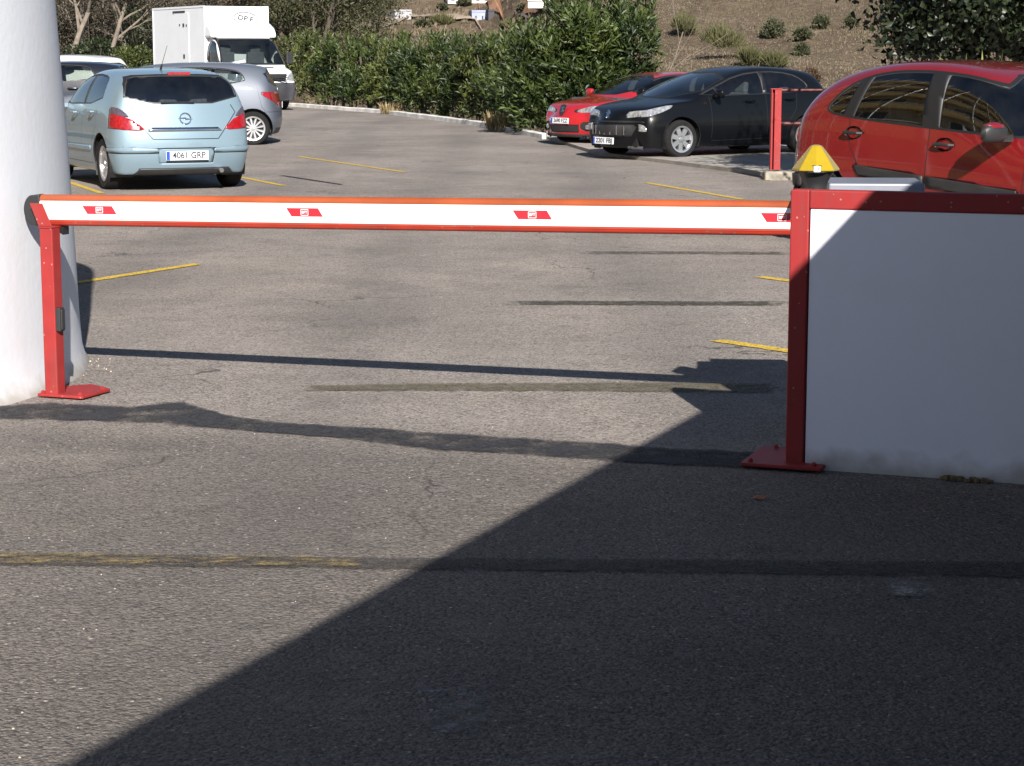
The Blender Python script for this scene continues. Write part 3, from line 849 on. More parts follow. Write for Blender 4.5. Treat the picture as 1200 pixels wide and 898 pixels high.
def box_truck(root):
    """cab with a tall square box body behind and above it; local x forward from the tail"""
    P = mat('truck_white', (.78, .79, .80), .35, 0, .6, var=.03, vscale=2)
    G = mat('box_panel', (.74, .75, .77), .45, 0, .2, var=.03, vscale=2)
    L = 6.3
    b0, b1 = 0, 4.15
    hw = .96
    m = MB(); m.box(((b0 + b1) / 2, 0, 1.95), (b1 - b0, 2 * hw, 2.3))
    bx = m.build('box_body', G, root, bevel=.03)
    # alloy corner rails and shut lines of the side door
    m = MB()
    for sg in (1, -1):
        for z in (.82, 3.085): m.box(((b0 + b1) / 2, sg * (hw + .006), z), (b1 - b0 - .02, .012, .06))
        for x in (b0 + .04, b1 - .04): m.box((x, sg * (hw + .009), 1.95), (.06, .012, 2.2))
    m.build('corner_rail', M['plate'], bx, bevel=.004)
    d = MB(); d.box((2.35, -hw - .006, 1.92), (1.15, .014, 2.0)); dr = d.build('side_door', G, root, bevel=.004)
    for q, s_ in (((2.55, 2.55), (.10, .10)), ((2.55, 1.6), (.10, .12)), ((2.25, 2.56), (.05, .05)), ((2.78, 2.54), (.05, .06))):
        h = MB(); h.box((q[0], -hw - .02, q[1]), (s_[0], .02, s_[1])); h.build('door_latch', M['black'], dr)
    h = MB(); h.box((2.2, -hw - .02, 2.96), (.95, .015, .05)); h.build('vent_slot', M['black'], root)
    # wind deflector fairing over the cab
    f = MB()
    prof = [(b1 - .02, 2.35), (b1 + .02, 2.62), (4.28, 2.58), (4.52, 2.46), (4.66, 2.30), (4.66, 2.15), (b1 - .02, 2.15)]
    f.prism(prof, -.98, .98, lambda p, t: (p[0], t, p[1]))
    f.build('roof_fairing', P, root, bevel=.06)
    # cab grown as a car shell
    sp = dict(size=(2.45, 1.974, 2.32), clear=.3, wr=.34, axles=(1.35,),
              x=[0, .35, .75, 1.15, 1.5, 1.9, 2.2, 2.45], zb=[1.3, 1.3, 1.3, 1.29, 1.27, 1.20, 1.10, .90],
              w=[.95, .985, .987, .985, .98, .965, .93, .74], bw=[.97] * 5 + [.92, .9, .86],
              cab=(0, 4), rx_=[.0, .25, .45, .6, .75], rz=[2.26, 2.28, 2.28, 2.26, 2.18], rw=[.80, .82, .82, .82, .80],
              rb=0, rx=[0, 0, 0, 0], fb=.28, fx=[.06, .0, .0, .06], cowl=.2, bulge=.05, lv=[(.3, .93), (.55, 1.0), (.85, 1.0)], rrb=0, cowl_x=1.5, front_seat_x=.5, rear_seat_x=-.1)
    B = Body(sp)
    dx = L - 2.45
    cab = empty('cab', (dx, 0, 0)); cab.parent = root
    B.window('windscreen', [(-.95, 1.34), (.95, 1.34), (.84, 2.14), (-.84, 2.14)], 0, 1, root, .03, (.3, 1.9), rounds=0)[0].location.x = dx
    for sg in (1, -1):
        w = B.window('side_window', [(.35, 1.34), (1.35, 1.34), (1.05, 1.75), (.85, 2.05), (.35, 2.06)], 1, sg, root, .02, rounds=1)[0]
        w.location.x = dx
        q = B.part('headlight', [(sg * .96, .86), (sg * .92, 1.14), (sg * .70, 1.08), (sg * .64, .88)], 0, 1, root, M['lampclear'], .006, .02, (1.7, 2.5)); q.location.x = dx
        B.seam([(.25, 2.1), (.25, .45)], 1, sg); B.seam([(1.3, 1.3), (1.28, .7)], 1, sg)
    q = B.part('grille', [(-.60, .86), (.60, .86), (.66, 1.08), (-.66, 1.08)], 0, 1, root, M['black'], .004, .02, (1.7, 2.5), 0); q.location.x = dx
    q = B.part('bonnet_vent', [(-.45, 1.25), (.45, 1.25), (.45, 1.28), (-.45, 1.28)], 0, 1, root, M['black'], .002, .005, (1.5, 2.5), 0)
    if q: q.location.x = dx
    q = B.part('front_bumper', [(-1, .3), (1, .3), (1, .82), (-1, .82)], 0, 1, root, mat('bumper_grey', (.045, .047, .055), .6, var=.15), .012, .03, (1.6, 2.5), 0); q.location.x = dx
    B.arch(1.35, .40, .35)
    body = B.finish('cab_body', P, root); body.location.x = dx
    bpy.data.objects.remove(cab)
    m = MB()
    for z in (.91, .97, 1.03): m.box((L - .02, 0, z), (.03, 1.15, .022))
    m.build('grille_slats', M['black'], root)
    emblem_ring(root, (L - .012, 0, .97), (0, 1, 0), (-.1, 0, 1), .05, 'oval', M['euro'])
    plate(root, '6531 GNP', (L + .012, 0, .62), (0, 1, 0), (0, 0, 1))
    for x in (1.15, 5.2):
        for sg in (1, -1): wheel(root, x, sg * .86, .34, sg, 6, .22, .6, tint=M['black'])
    m = MB(); m.box((2.6, 0, .58), (5.0, .8, .22)); m.build('chassis', M['trim'], root)
    m = MB(); m.box((5.0, 0, .95), (.6, 1.7, .9)); m.build('cab_interior', M['cabin'], root)
    for sg in (1, -1):
        s = MB(); s.box((4.35, sg * .45, 1.25), (.16, .5, .95)); s.box((4.33, sg * .45, 1.82), (.12, .3, .24)); s.build('seat', M['seat'], root, bevel=.03)
        mm = MB(); mm.box((5.15, sg * 1.14, 1.55), (.10, .2, .36)); mm.box((5.15, sg * 1.02, 1.45), (.04, .16, .04)); mm.build('door_mirror', M['black'], root, bevel=.03)
    mm = MB(); mm.box((5.35, -.5, 1.43), (.25, .35, .06), rx=.2); mm.build('dashboard_paper', M['plate'], root)
    # oval company sign on the box front
    c = Vector((b1 + .004, .28, 2.72))
    F = frame(c, (0, 1, -.16), (0, .16, 1))
    m = MB(); m.tube([F @ Vector((.37 * math.cos(t), .20 * math.sin(t), .002)) for t in [2 * math.pi * k / 32 for k in range(33)]], .014, 6)
    e = m.build('company_logo', mat('logo_grey', (.10, .10, .11), .5), root)
    text_mesh('lettering', 'DP·F', .2, M['ink'], e, F @ Matrix.Translation((-.02, .01, .001)), .004, .46)
    # side mudguard skirts
    m = MB()
    for sg in (1, -1): m.box((2.7, sg * 1.02, .66), (2.0, .03, .26))
    m.build('side_skirt', G, root, bevel=.01)

# ================================================================== SCENE
def gz(y):
    """height of the car park surface: level, then a gentle rise"""
    return 0. if y < 34 else .006 * (y - 34)

U = Vector((.937, -.35, 0)).normalized()     # direction of the barrier and of the low wall
N = Vector((.35, .937, 0)).normalized()      # across it, into the car park
UA = math.atan2(U.y, U.x)
SUN = Vector((-.285, 1.75, -1)).normalized()

# ------------------------------------------------------------------ world, sun, camera
w = bpy.data.worlds.new('World'); S.world = w; w.use_nodes = True
nt = w.node_tree
sky = nt.nodes.new('ShaderNodeTexSky'); sky.sky_type = 'NISHITA'; sky.sun_disc = False
sky.sun_elevation = math.asin(-SUN.z)
sky.sun_rotation = math.atan2(-SUN.x, -SUN.y)
sky.altitude = 1500; sky.air_density = 1.; sky.dust_density = .2; sky.ozone_density = 1.
nt.links.new(sky.outputs[0], nt.nodes['Background'].inputs[0])
nt.nodes['Background'].inputs[1].default_value = .05
sl = bpy.data.lights.new('sun', 'SUN'); sl.energy = 5.; sl.angle = R(.5); sl.color = (1, .95, .88)
so = bpy.data.objects.new('sun', sl); COL.objects.link(so)
so.rotation_euler = SUN.to_track_quat('-Z', 'Y').to_euler(); so.location = (5, -25, 16)
cam = bpy.data.cameras.new('camera'); co = bpy.data.objects.new('camera', cam); COL.objects.link(co)
S.camera = co
cam.sensor_width = 36; cam.lens = 72; cam.clip_end = 3000; cam.clip_start = .05
co.location = (0, 0, 1.576); co.rotation_euler = (R(90) - math.atan(381 / 2400), 0, 0)
S.view_settings.view_transform = 'Standard'; S.view_settings.look = 'None'
S.view_settings.exposure = 1.0; S.view_settings.gamma = 1
S.cycles.max_bounces = 8; S.cycles.transparent_max_bounces = 16

# ------------------------------------------------------------------ ground
def asphalt():
    m = bpy.data.materials.new('asphalt'); m.use_nodes = True
    nt = m.node_tree; b = nt.nodes['Principled BSDF']
    tc = nt.nodes.new('ShaderNodeTexCoord')
    def noise(sc, det=5, rough=.6):
        n = nt.nodes.new('ShaderNodeTexNoise'); n.inputs['Scale'].default_value = sc; n.inputs['Detail'].default_value = det; n.inputs['Roughness'].default_value = rough
        nt.links.new(tc.outputs['Object'], n.inputs['Vector']); return n.outputs['Fac']
    def vor(sc, feat='F1'):
        n = nt.nodes.new('ShaderNodeTexVoronoi'); n.inputs['Scale'].default_value = sc; n.feature = feat
        nt.links.new(tc.outputs['Object'], n.inputs['Vector']); return n
    def rng_(v, a, b_, c, d):
        r = nt.nodes.new('ShaderNodeMapRange'); nt.links.new(v, r.inputs['Value'])
        for k, q in zip(('From Min', 'From Max', 'To Min', 'To Max'), (a, b_, c, d)): r.inputs[k].default_value = q
        return r.outputs['Result']
    def math_(op, a, b_):
        n = nt.nodes.new('ShaderNodeMath'); n.operation = op
        for i, q in enumerate((a, b_)):
            if isinstance(q, (int, float)): n.inputs[i].default_value = q
            else: nt.links.new(q, n.inputs[i])
        return n.outputs[0]
    def mix(f, a, b_, bt='MIX'):
        x = nt.nodes.new('ShaderNodeMix'); x.data_type = 'RGBA'; x.blend_type = bt
        if isinstance(f, (int, float)): x.inputs[0].default_value = f
        else: nt.links.new(f, x.inputs[0])
        for i, q in ((6, a), (7, b_)):
            if isinstance(q, tuple): x.inputs[i].default_value = (*q, 1)
            else: nt.links.new(q, x.inputs[i])
        return x.outputs[2]
    def sep(v):
        s_ = nt.nodes.new('ShaderNodeSeparateColor'); nt.links.new(v, s_.inputs[0]); return s_
    # broad patches: wear, oil, dust
    base = mix(rng_(noise(.22, 4), .35, .65, 0, 1), (.155, .139, .130), (.20, .182, .170))
    base = mix(rng_(noise(1.1, 6, .65), .42, .62, 0, .6), base, (.26, .232, .208))
    base = mix(rng_(noise(.55, 5, .7), .50, .68, 0, .8), base, (.105, .096, .092))
    base = mix(rng_(noise(7, 5, .7), .58, .75, 0, .35), base, (.11, .10, .095))
    # two resurfacings meet at the tar seam: the older, paler one lies beyond the barrier
    sx = nt.nodes.new('ShaderNodeSeparateXYZ'); nt.links.new(tc.outputs['Object'], sx.inputs[0])
    dist = math_('ADD', sx.outputs['Y'], math_('MULTIPLY', sx.outputs['X'], .33))
    dist = math_('ADD', dist, math_('MULTIPLY', noise(1.6, 4), .5))
    base = mix(1., base, rng_(dist, 8.1, 9.0, .84, 1.57), 'MULTIPLY')
    base = mix(1., base, (1.03, 1., .965), 'MULTIPLY')
    base = mix(rng_(noise(2.6, 7, .75), .5, .66, 0, .45), base, (.19, .165, .14))
    # stones of the wearing course
    v = vor(120); sv = sep(v.outputs['Color'])
    st = rng_(sv.outputs[0], 0, 1, .56, 1.46)
    base = mix(1., base, st, 'MULTIPLY')
    v2 = vor(58); sv2 = sep(v2.outputs['Color'])
    pale = math_('MULTIPLY', math_('GREATER_THAN', sv2.outputs[1], .955), math_('LESS_THAN', v2.outputs['Distance'], .34))
    base = mix(math_('MULTIPLY', pale, .8), base, (.50, .45, .38))
    dk = math_('MULTIPLY', math_('GREATER_THAN', sv2.outputs[2], .90), math_('LESS_THAN', v2.outputs['Distance'], .42))
    base = mix(math_('MULTIPLY', dk, .6), base, (.05, .046, .044))
    v3 = vor(17); sv3 = sep(v3.outputs['Color'])
    grit = math_('MULTIPLY', math_('GREATER_THAN', sv3.outputs[0], .965), math_('LESS_THAN', v3.outputs['Distance'], .085))
    base = mix(math_('MULTIPLY', grit, .9), base, (.56, .52, .45))
    # oil drips, polished wheel tracks and a few cracks
    v4 = vor(.9); s4 = sep(v4.outputs['Color'])
    wob = math_('ADD', v4.outputs['Distance'], math_('MULTIPLY', noise(6, 5), .16))
    oil = math_('MULTIPLY', rng_(wob, .11, .17, 1, 0), math_('GREATER_THAN', s4.outputs[0], .62))
    base = mix(math_('MULTIPLY', oil, .42), base, (.05, .046, .045))
    tr = nt.nodes.new('ShaderNodeTexWave'); tr.bands_direction = 'X'; tr.inputs['Scale'].default_value = .16; tr.inputs['Distortion'].default_value = 3.5; tr.inputs['Detail'].default_value = 3; tr.inputs['Detail Scale'].default_value = .5
    nt.links.new(tc.outputs['Object'], tr.inputs['Vector'])
    base = mix(rng_(tr.outputs['Fac'], .55, 1., 0, .22), base, (.10, .092, .088))
    base = mix(math_('MULTIPLY', rng_(noise(.35, 8, .8), .54, .62, 0, 1), rng_(noise(4, 6, .7), .4, .6, 0, .6)), base, (.31, .275, .245))
    wn = nt.nodes.new('ShaderNodeTexNoise'); wn.inputs['Scale'].default_value = 1.6; wn.inputs['Detail'].default_value = 7; nt.links.new(tc.outputs['Object'], wn.inputs['Vector'])
    vm = nt.nodes.new('ShaderNodeVectorMath'); vm.operation = 'MULTIPLY_ADD'; vm.inputs[1].default_value = (.9, .9, .9); nt.links.new(wn.outputs['Color'], vm.inputs[0]); nt.links.new(tc.outputs['Object'], vm.inputs[2])
    vc = nt.nodes.new('ShaderNodeTexVoronoi'); vc.feature = 'DISTANCE_TO_EDGE'; vc.inputs['Scale'].default_value = .34; nt.links.new(vm.outputs[0], vc.inputs['Vector'])
    crack = math_('MULTIPLY', rng_(vc.outputs['Distance'], .0015, .0035, 1, 0), rng_(noise(.5, 3), .5, .58, 0, .75))
    base = mix(crack, base, (.045, .04, .038))
    base = mix(1., base, (.795, .795, .80), 'MULTIPLY')
    nt.links.new(base, b.inputs['Base Color'])
    b.inputs['Roughness'].default_value = .88; b.inputs['Specular IOR Level'].default_value = .3
    h = math_('ADD', math_('MULTIPLY', v.outputs['Distance'], -.6), math_('MULTIPLY', v2.outputs['Distance'], -.7))
    h = math_('ADD', h, math_('MULTIPLY', noise(30, 3), .9))
    bp = nt.nodes.new('ShaderNodeBump'); bp.inputs['Strength'].default_value = 1.; bp.inputs['Distance'].default_value = .007
    nt.links.new(h, bp.inputs['Height']); nt.links.new(bp.outputs['Normal'], b.inputs['Normal'])
    return m

HK = [(-6.409, 60.851), (-3.392, 54.721), (-0.769, 46.509), (0.657, 39.689)]
HEDGE = [(-40., 86.), (-14., 72.)] + HK + [(3.2, HK[-1][1] + .3), (8., HK[-1][1] + 1.3), (60., HK[-1][1] + 4)]
def edge_y(x):
    if x < HEDGE[0][0]: return HEDGE[0][1]
    for (x0, y0), (x1, y1) in zip(HEDGE, HEDGE[1:]):
        if x0 <= x <= x1: return y0 + (y1 - y0) * (x - x0) / (x1 - x0)
    return HEDGE[-1][1]

def grid_sheet(name, X, Yf, nv, zf, material, smooth=True):
    vs, fs = [], []
    for x in X:
        for y in Yf(x): vs.append((x, y, zf(x, y)))
    for i in range(len(X) - 1):
        for k in range(nv - 1): fs.append((i * nv + k, (i + 1) * nv + k, (i + 1) * nv + k + 1, i * nv + k + 1))
    me = bpy.data.meshes.new(name); me.from_pydata(vs, [], fs); me.materials.append(material)
    me.polygons.foreach_set('use_smooth', [smooth] * len(fs))
    o = bpy.data.objects.new(name, me); COL.objects.link(o); return o

ny = 150
XG = [-70, -55, -40, -32, -26, -20, -17] + [-14 + .4 * k for k in range(71)] + [16, 18, 22, 30, 45, 60]
tag(grid_sheet('ground', XG, lambda x: [-45 + 45 * k / 12 for k in range(12)] + [(edge_y(x) + .4) * (k / (ny - 13)) for k in range(ny - 12)], ny, lambda x, y: gz(y), asphalt()), kind='structure')

def ribbon(name, outline, z, material, dens=1.):
    """thin sheet following the ground between two edges; 'rim' falls to 0 at its outer edges for ragged borders"""
    top, bot = outline
    def dense(pl):
        q = []
        for (a, b) in zip(pl, pl[1:]):
            n = max(2, int(dens * 3))
            for k in range(n): q.append((a[0] + (b[0] - a[0]) * k / n, a[1] + (b[1] - a[1]) * k / n))
        return q + [pl[-1]]
    T, Bt = dense(top), dense(bot)
    n = len(T); vs, rim = [], []
    for f in (-.12, .08, .5, .92, 1.12):
        for k in range(n):
            x, y = T[k][0] * (1 - f) + Bt[k][0] * f, T[k][1] * (1 - f) + Bt[k][1] * f
            vs.append((x, y, gz(y) + z)); rim.append(0. if (f < 0 or f > 1 or k in (0, n - 1)) else 1.)
    me = bpy.data.meshes.new(name); me.from_pydata(vs, [], [(r * n + k + n, r * n + k + n + 1, r * n + k + 1, r * n + k) for r in range(4) for k in range(n - 1)]); me.materials.append(material)
    at = me.attributes.new('rim', 'FLOAT', 'POINT'); at.data.foreach_set('value', rim)
    o = bpy.data.objects.new(name, me); COL.objects.link(o); return tag(o, kind='structure')

def line(name, a, b, wd, z, material):
    d = Vector((b[0] - a[0], b[1] - a[1])).normalized(); q = Vector((-d.y, d.x)) * wd / 2
    mids = [(a[0] + (b[0] - a[0]) * k / 6, a[1] + (b[1] - a[1]) * k / 6) for k in range(7)]
    return ribbon(name, ([(m[0] + q.x, m[1] + q.y) for m in mids], [(m[0] - q.x, m[1] - q.y) for m in mids]), z, material)

def worn(name, colour, cover, scale=9., rough=.8, colour2=None, sc2=1.2, stretch=None, edge=.04):
    """paint or tar that has partly worn through to the surface beneath"""
    m = bpy.data.materials.new(name); m.use_nodes = True
    nt = m.node_tree; b = nt.nodes['Principled BSDF']; b.inputs['Roughness'].default_value = rough; b.inputs['Specular IOR Level'].default_value = .25
    b.inputs['Base Color'].default_value = (*colour, 1)
    tc = nt.nodes.new('ShaderNodeTexCoord')
    vec = tc.outputs['Object']
    if stretch:
        mp = nt.nodes.new('ShaderNodeMapping'); mp.inputs['Scale'].default_value = stretch
        nt.links.new(vec, mp.inputs[0]); vec = mp.outputs[0]
    n = nt.nodes.new('ShaderNodeTexNoise'); n.inputs['Scale'].default_value = scale; n.inputs['Detail'].default_value = 9; n.inputs['Roughness'].default_value = .78
    nt.links.new(vec, n.inputs['Vector'])
    r = nt.nodes.new('ShaderNodeMapRange'); t = 1 - cover
    r.inputs['From Min'].default_value = .28 + .44 * t - edge; r.inputs['From Max'].default_value = .28 + .44 * t + edge
    at = nt.nodes.new('ShaderNodeAttribute'); at.attribute_name = 'rim'
    ma = nt.nodes.new('ShaderNodeMath'); ma.operation = 'MULTIPLY_ADD'; ma.inputs[1].default_value = .34; nt.links.new(at.outputs['Fac'], ma.inputs[0]); nt.links.new(n.outputs['Fac'], ma.inputs[2])
    mb_ = nt.nodes.new('ShaderNodeMath'); mb_.operation = 'SUBTRACT'; mb_.inputs[1].default_value = .34; nt.links.new(ma.outputs[0], mb_.inputs[0])
    nt.links.new(mb_.outputs[0], r.inputs['Value']); nt.links.new(r.outputs['Result'], b.inputs['Alpha'])
    if colour2:
        n2 = nt.nodes.new('ShaderNodeTexNoise'); n2.inputs['Scale'].default_value = sc2; n2.inputs['Detail'].default_value = 4
        nt.links.new(tc.outputs['Object'], n2.inputs['Vector'])
        rp = nt.nodes.new('ShaderNodeMapRange'); rp.inputs['From Min'].default_value = .45; rp.inputs['From Max'].default_value = .55
        nt.links.new(n2.outputs['Fac'], rp.inputs['Value'])
        x = nt.nodes.new('ShaderNodeMix'); x.data_type = 'RGBA'; x.inputs[6].default_value = (*colour, 1); x.inputs[7].default_value = (*colour2, 1)
        nt.links.new(rp.outputs['Result'], x.inputs[0]); nt.links.new(x.outputs[2], b.inputs['Base Color'])
    v = nt.nodes.new('ShaderNodeTexVoronoi'); v.inputs['Scale'].default_value = 110
    nt.links.new(tc.outputs['Object'], v.inputs['Vector'])
    sc_ = nt.nodes.new('ShaderNodeSeparateColor'); nt.links.new(v.outputs['Color'], sc_.inputs[0])
    gr = nt.nodes.new('ShaderNodeMapRange'); gr.inputs['To Min'].default_value = .55; gr.inputs['To Max'].default_value = 1.7; nt.links.new(sc_.outputs[0], gr.inputs['Value'])
    gx = nt.nodes.new('ShaderNodeMix'); gx.data_type = 'RGBA'; gx.blend_type = 'MULTIPLY'; gx.inputs[0].default_value = 1
    if b.inputs['Base Color'].links: nt.links.new(b.inputs['Base Color'].links[0].from_socket, gx.inputs[6])
    else: gx.inputs[6].default_value = (*colour, 1)
    nt.links.new(gr.outputs['Result'], gx.inputs[7]); nt.links.new(gx.outputs[2], b.inputs['Base Color'])
    bp = nt.nodes.new('ShaderNodeBump'); bp.inputs['Strength'].default_value = .5; bp.inputs['Distance'].default_value = .004; bp.invert = True
    nt.links.new(v.outputs['Distance'], bp.inputs['Height']); nt.links.new(bp.outputs['Normal'], b.inputs['Normal'])
    return m

YEL = worn('yellow_road_paint', (.44, .30, .045), .80, 16)
YELF = worn('faded_yellow_paint', (.40, .30, .08), .50, 16)
TAR = worn('tar_seal', (.026, .026, .029), .66, 4, .8, edge=.13)
TARF = worn('thin_tar_line', (.058, .053, .049), .60, 12, edge=.16)
THINS = worn('thin_seam_tar', (.055, .050, .040), .6, 12, edge=.12)
YELW = worn('worn_yellow_paint', (.25, .185, .08), .30, 26, edge=.12, stretch=(.35, 1, 1))
DUSTY = worn('dark_dusty_line', (.105, .092, .062), .58, 10, edge=.16)
for nm, a, b, wd, mt in (
    ('parking_line', (-3.538, 33.469), (-1.418, 28.474), .085, YEL), ('parking_line', (-6.299, 33.765), (-2.739, 25.345), .085, YEL),
    ('parking_line', (-6.501, 28.474), (-4.767, 23.986), .085, YEL), ('parking_line', (-3.209, 14.192), (-2.397, 15.840), .10, YEL),
    ('parking_line', (1.683, 26.310), (2.628, 22.970), .09, YEL), ('parking_line', (1.967, 26.310), (3.571, 26.867), .06, YELF),
    ('parking_line', (1.779, 14.868), (2.397, 13.954), .10, YEL), ('parking_line', (1.138, 11.465), (1.833, 10.612), .10, YEL),
    ('parking_line', (-4.827, 32.336), (-3.566, 33.469), .06, YELF)):
    tag(line(nm, a, b, wd, .005, mt), kind='structure')
line('thin_dark_line', (-3.122, 27.849), (-2.121, 25.775), .06, .005, worn('black_line', (.022, .022, .03), .95, 8))  # thin near-black line across the asphalt
ribbon('tar_seam', ([(-2.621, 9.116), (-2.341, 9.231), (-2.133, 9.348), (-1.916, 9.254), (-1.751, 9.208), (-1.611, 9.301), (-1.521, 9.348), (-1.421, 9.208), (-1.287, 9.005), (-1.007, 8.810), (-0.776, 8.726), (-0.550, 8.664), (-0.326, 8.563), (-0.144, 8.503), (0.142, 8.386), (0.353, 8.329), (0.661, 8.198), (0.965, 8.125), (1.330, 8.036)],
                    [(-2.553, 8.874), (-2.263, 8.917), (-2.028, 8.874), (-1.835, 8.852), (-1.678, 8.810), (-1.522, 8.768), (-1.425, 8.747), (-1.345, 8.705), (-1.237, 8.644), (-0.977, 8.543), (-0.751, 8.444), (-0.528, 8.310), (-0.312, 8.180), (-0.138, 8.125), (0.136, 8.036), (0.338, 7.965), (0.634, 7.862), (0.929, 7.812), (1.283, 7.745)]), .005, TAR)
ribbon('worn_line', ([(-1.929, 6.447), (-1.651, 6.436), (-0.381, 6.356), (0.677, 6.328), (1.617, 6.300), (2.018, 6.289)], [(-1.877, 6.267), (-1.606, 6.256), (-0.372, 6.213), (0.659, 6.159), (1.570, 6.107), (1.956, 6.086)]), .005, TARF)
ribbon('worn_yellow_line', ([(-1.928, 6.444), (-1.650, 6.432), (-1.094, 6.398), (-0.736, 6.374), (-0.386, 6.352)], [(-1.879, 6.271), (-1.608, 6.260), (-1.068, 6.240), (-0.720, 6.229), (-0.378, 6.217)]), .009, YELW)
ribbon('dusty_line', ([(-1.181, 9.822), (-0.334, 9.901), (0.733, 9.928), (1.417, 9.874)], [(-1.163, 9.667), (-0.326, 9.667), (0.712, 9.642), (1.377, 9.592)]), .005, DUSTY)
ribbon('thin_seam', ([(-0.196, 13.356), (0.894, 13.332), (2.009, 13.308)], [(-0.193, 13.121), (0.879, 13.098), (1.974, 13.075)]), .005, THINS)
ribbon('thin_seam', ([(0.387, 16.832), (1.406, 16.832), (2.520, 16.757)], [(0.381, 16.573), (1.385, 16.573), (2.481, 16.500)]), .005, worn('faint_tar_line', (.075, .068, .062), .5, 10, edge=.14))
ribbon('pale_scuff', ([(1.136, 6.170), (1.250, 6.213), (1.352, 6.128)], [(1.098, 5.885), (1.194, 5.856), (1.281, 5.915)]), .005, worn('lime_scuff', (.30, .28, .26), .34, 9, edge=.14))
ribbon('pale_scuff', ([(-0.283, 5.047), (-0.155, 5.121), (-0.022, 5.062)], [(-0.245, 4.709), (-0.140, 4.597), (-0.031, 4.709)]), .005, worn('lime_scuff_faint', (.26, .25, .25), .26, 14, edge=.14))

# ------------------------------------------------------------------ concrete apron, kerbs
concrete = mat('concrete', (.28, .255, .225), .85, var=.28, vscale=2.2, bump=.4, bscale=25)
ap = MB()
AL = [(3.476, 27.448), (2.426, 30.772), (1.400, 33.765), HK[-1]]
nx_, ny_ = 30, 30
def apron_left(y):
    for (x0, y0), (x1, y1) in zip(AL, AL[1:]):
        if y0 <= y <= y1: return x0 + (x1 - x0) * (y - y0) / (y1 - y0)
    return AL[-1][0] if y > AL[-1][1] else AL[0][0]
vs, fs = [], []
for i in range(ny_ + 1):
    y = AL[0][1] + (HK[-1][1] + .1 - AL[0][1]) * i / ny_
    xl = apron_left(y)
    for k in range(nx_ + 1):
        x = xl + (14 - xl) * k / nx_
        vs.append((x, y + .08 * (x - xl), gz(y) + .055))
for i in range(ny_):
    for k in range(nx_): fs.append((i * (nx_ + 1) + k, i * (nx_ + 1) + k + 1, (i + 1) * (nx_ + 1) + k + 1, (i + 1) * (nx_ + 1) + k))
ap.add(vs, fs)
# vertical kerb faces along the two free edges
edge = [i * (nx_ + 1) for i in range(ny_, -1, -1)] + list(range(1, nx_ + 1))
e0 = len(ap.v)
ap.add([ap.v[i] for i in edge] + [(ap.v[i][0], ap.v[i][1], ap.v[i][2] - .08) for i in edge], [(k, k + 1, len(edge) + k + 1, len(edge) + k) for k in range(len(edge) - 1)])
tag(ap.build('concrete_apron', concrete), kind='structure')

def sweep_kerb(name, pts, wd, h, material, dz=0.):
    m = MB()
    P = []
    for (a, b) in zip(pts, pts[1:]):
        n = max(1, int(math.dist(a, b) / .8))
        P += [(a[0] + (b[0] - a[0]) * k / n, a[1] + (b[1] - a[1]) * k / n) for k in range(n)]
    P.append(pts[-1])
    vs, fs = [], []
    r2 = random.Random(3)
    for i, p in enumerate(P):
        q = Vector((P[min(i + 1, len(P) - 1)][0] - P[max(i - 1, 0)][0], P[min(i + 1, len(P) - 1)][1] - P[max(i - 1, 0)][1])).normalized()
        nn = Vector((-q.y, q.x)) * wd / 2
        z = gz(p[1]) + dz
        j = r2.uniform(-.008, .008)
        for o_, zz in ((nn, -.05), (nn, h * .85 + j), (nn * .75, h + j), (-nn * .75, h + j), (-nn, h * .85 + j), (-nn, -.05)): vs.append((p[0] + o_.x, p[1] + o_.y, z + zz))
    for i in range(len(P) - 1):
        for k in range(5): fs.append((i * 6 + k, (i + 1) * 6 + k, (i + 1) * 6 + k + 1, i * 6 + k + 1))
    fs += [(0, 1, 2, 3, 4, 5), tuple(len(vs) - 6 + k for k in (5, 4, 3, 2, 1, 0))]
    m.add(vs, fs)
    return tag(m.build(name, material, smooth=True), kind='structure')
whitekerb = mat('white_kerb_paint', (.62, .60, .57), .8, var=.3, vscale=3, bump=.3)
sweep_kerb('hedge_kerb', [(-14, 72)] + HK, .16, .10, whitekerb)
sweep_kerb('rear_kerb', [HK[-1], (3.2, HK[-1][1] + .3), (8, HK[-1][1] + 1.3), (14, HK[-1][1] + 1.8)], .15, .12, concrete, .04)
RX, RY = (3.440, 26.909)
m = MB(); m.box((RX + .06, RY + .0, .04), (.42, .26, .15), .05); m.box((RX + .55, RY + .06, .035), (.52, .24, .13), .05)
tag(m.build('concrete_kerb', mat('dirty_concrete', (.24, .215, .175), .9, var=.5, vscale=7, bump=.8, bscale=20), bevel=.03), kind='structure')
m = MB(); m.prism([(2.9, 18.9), (7.5, 19.8), (7.5, 13.0), (3.2, 13.2), (2.75, 16.8)], -.02, .05)
tag(m.build('pavement', concrete, bevel=.02), kind='structure')

NEAR0 = set(S.objects)
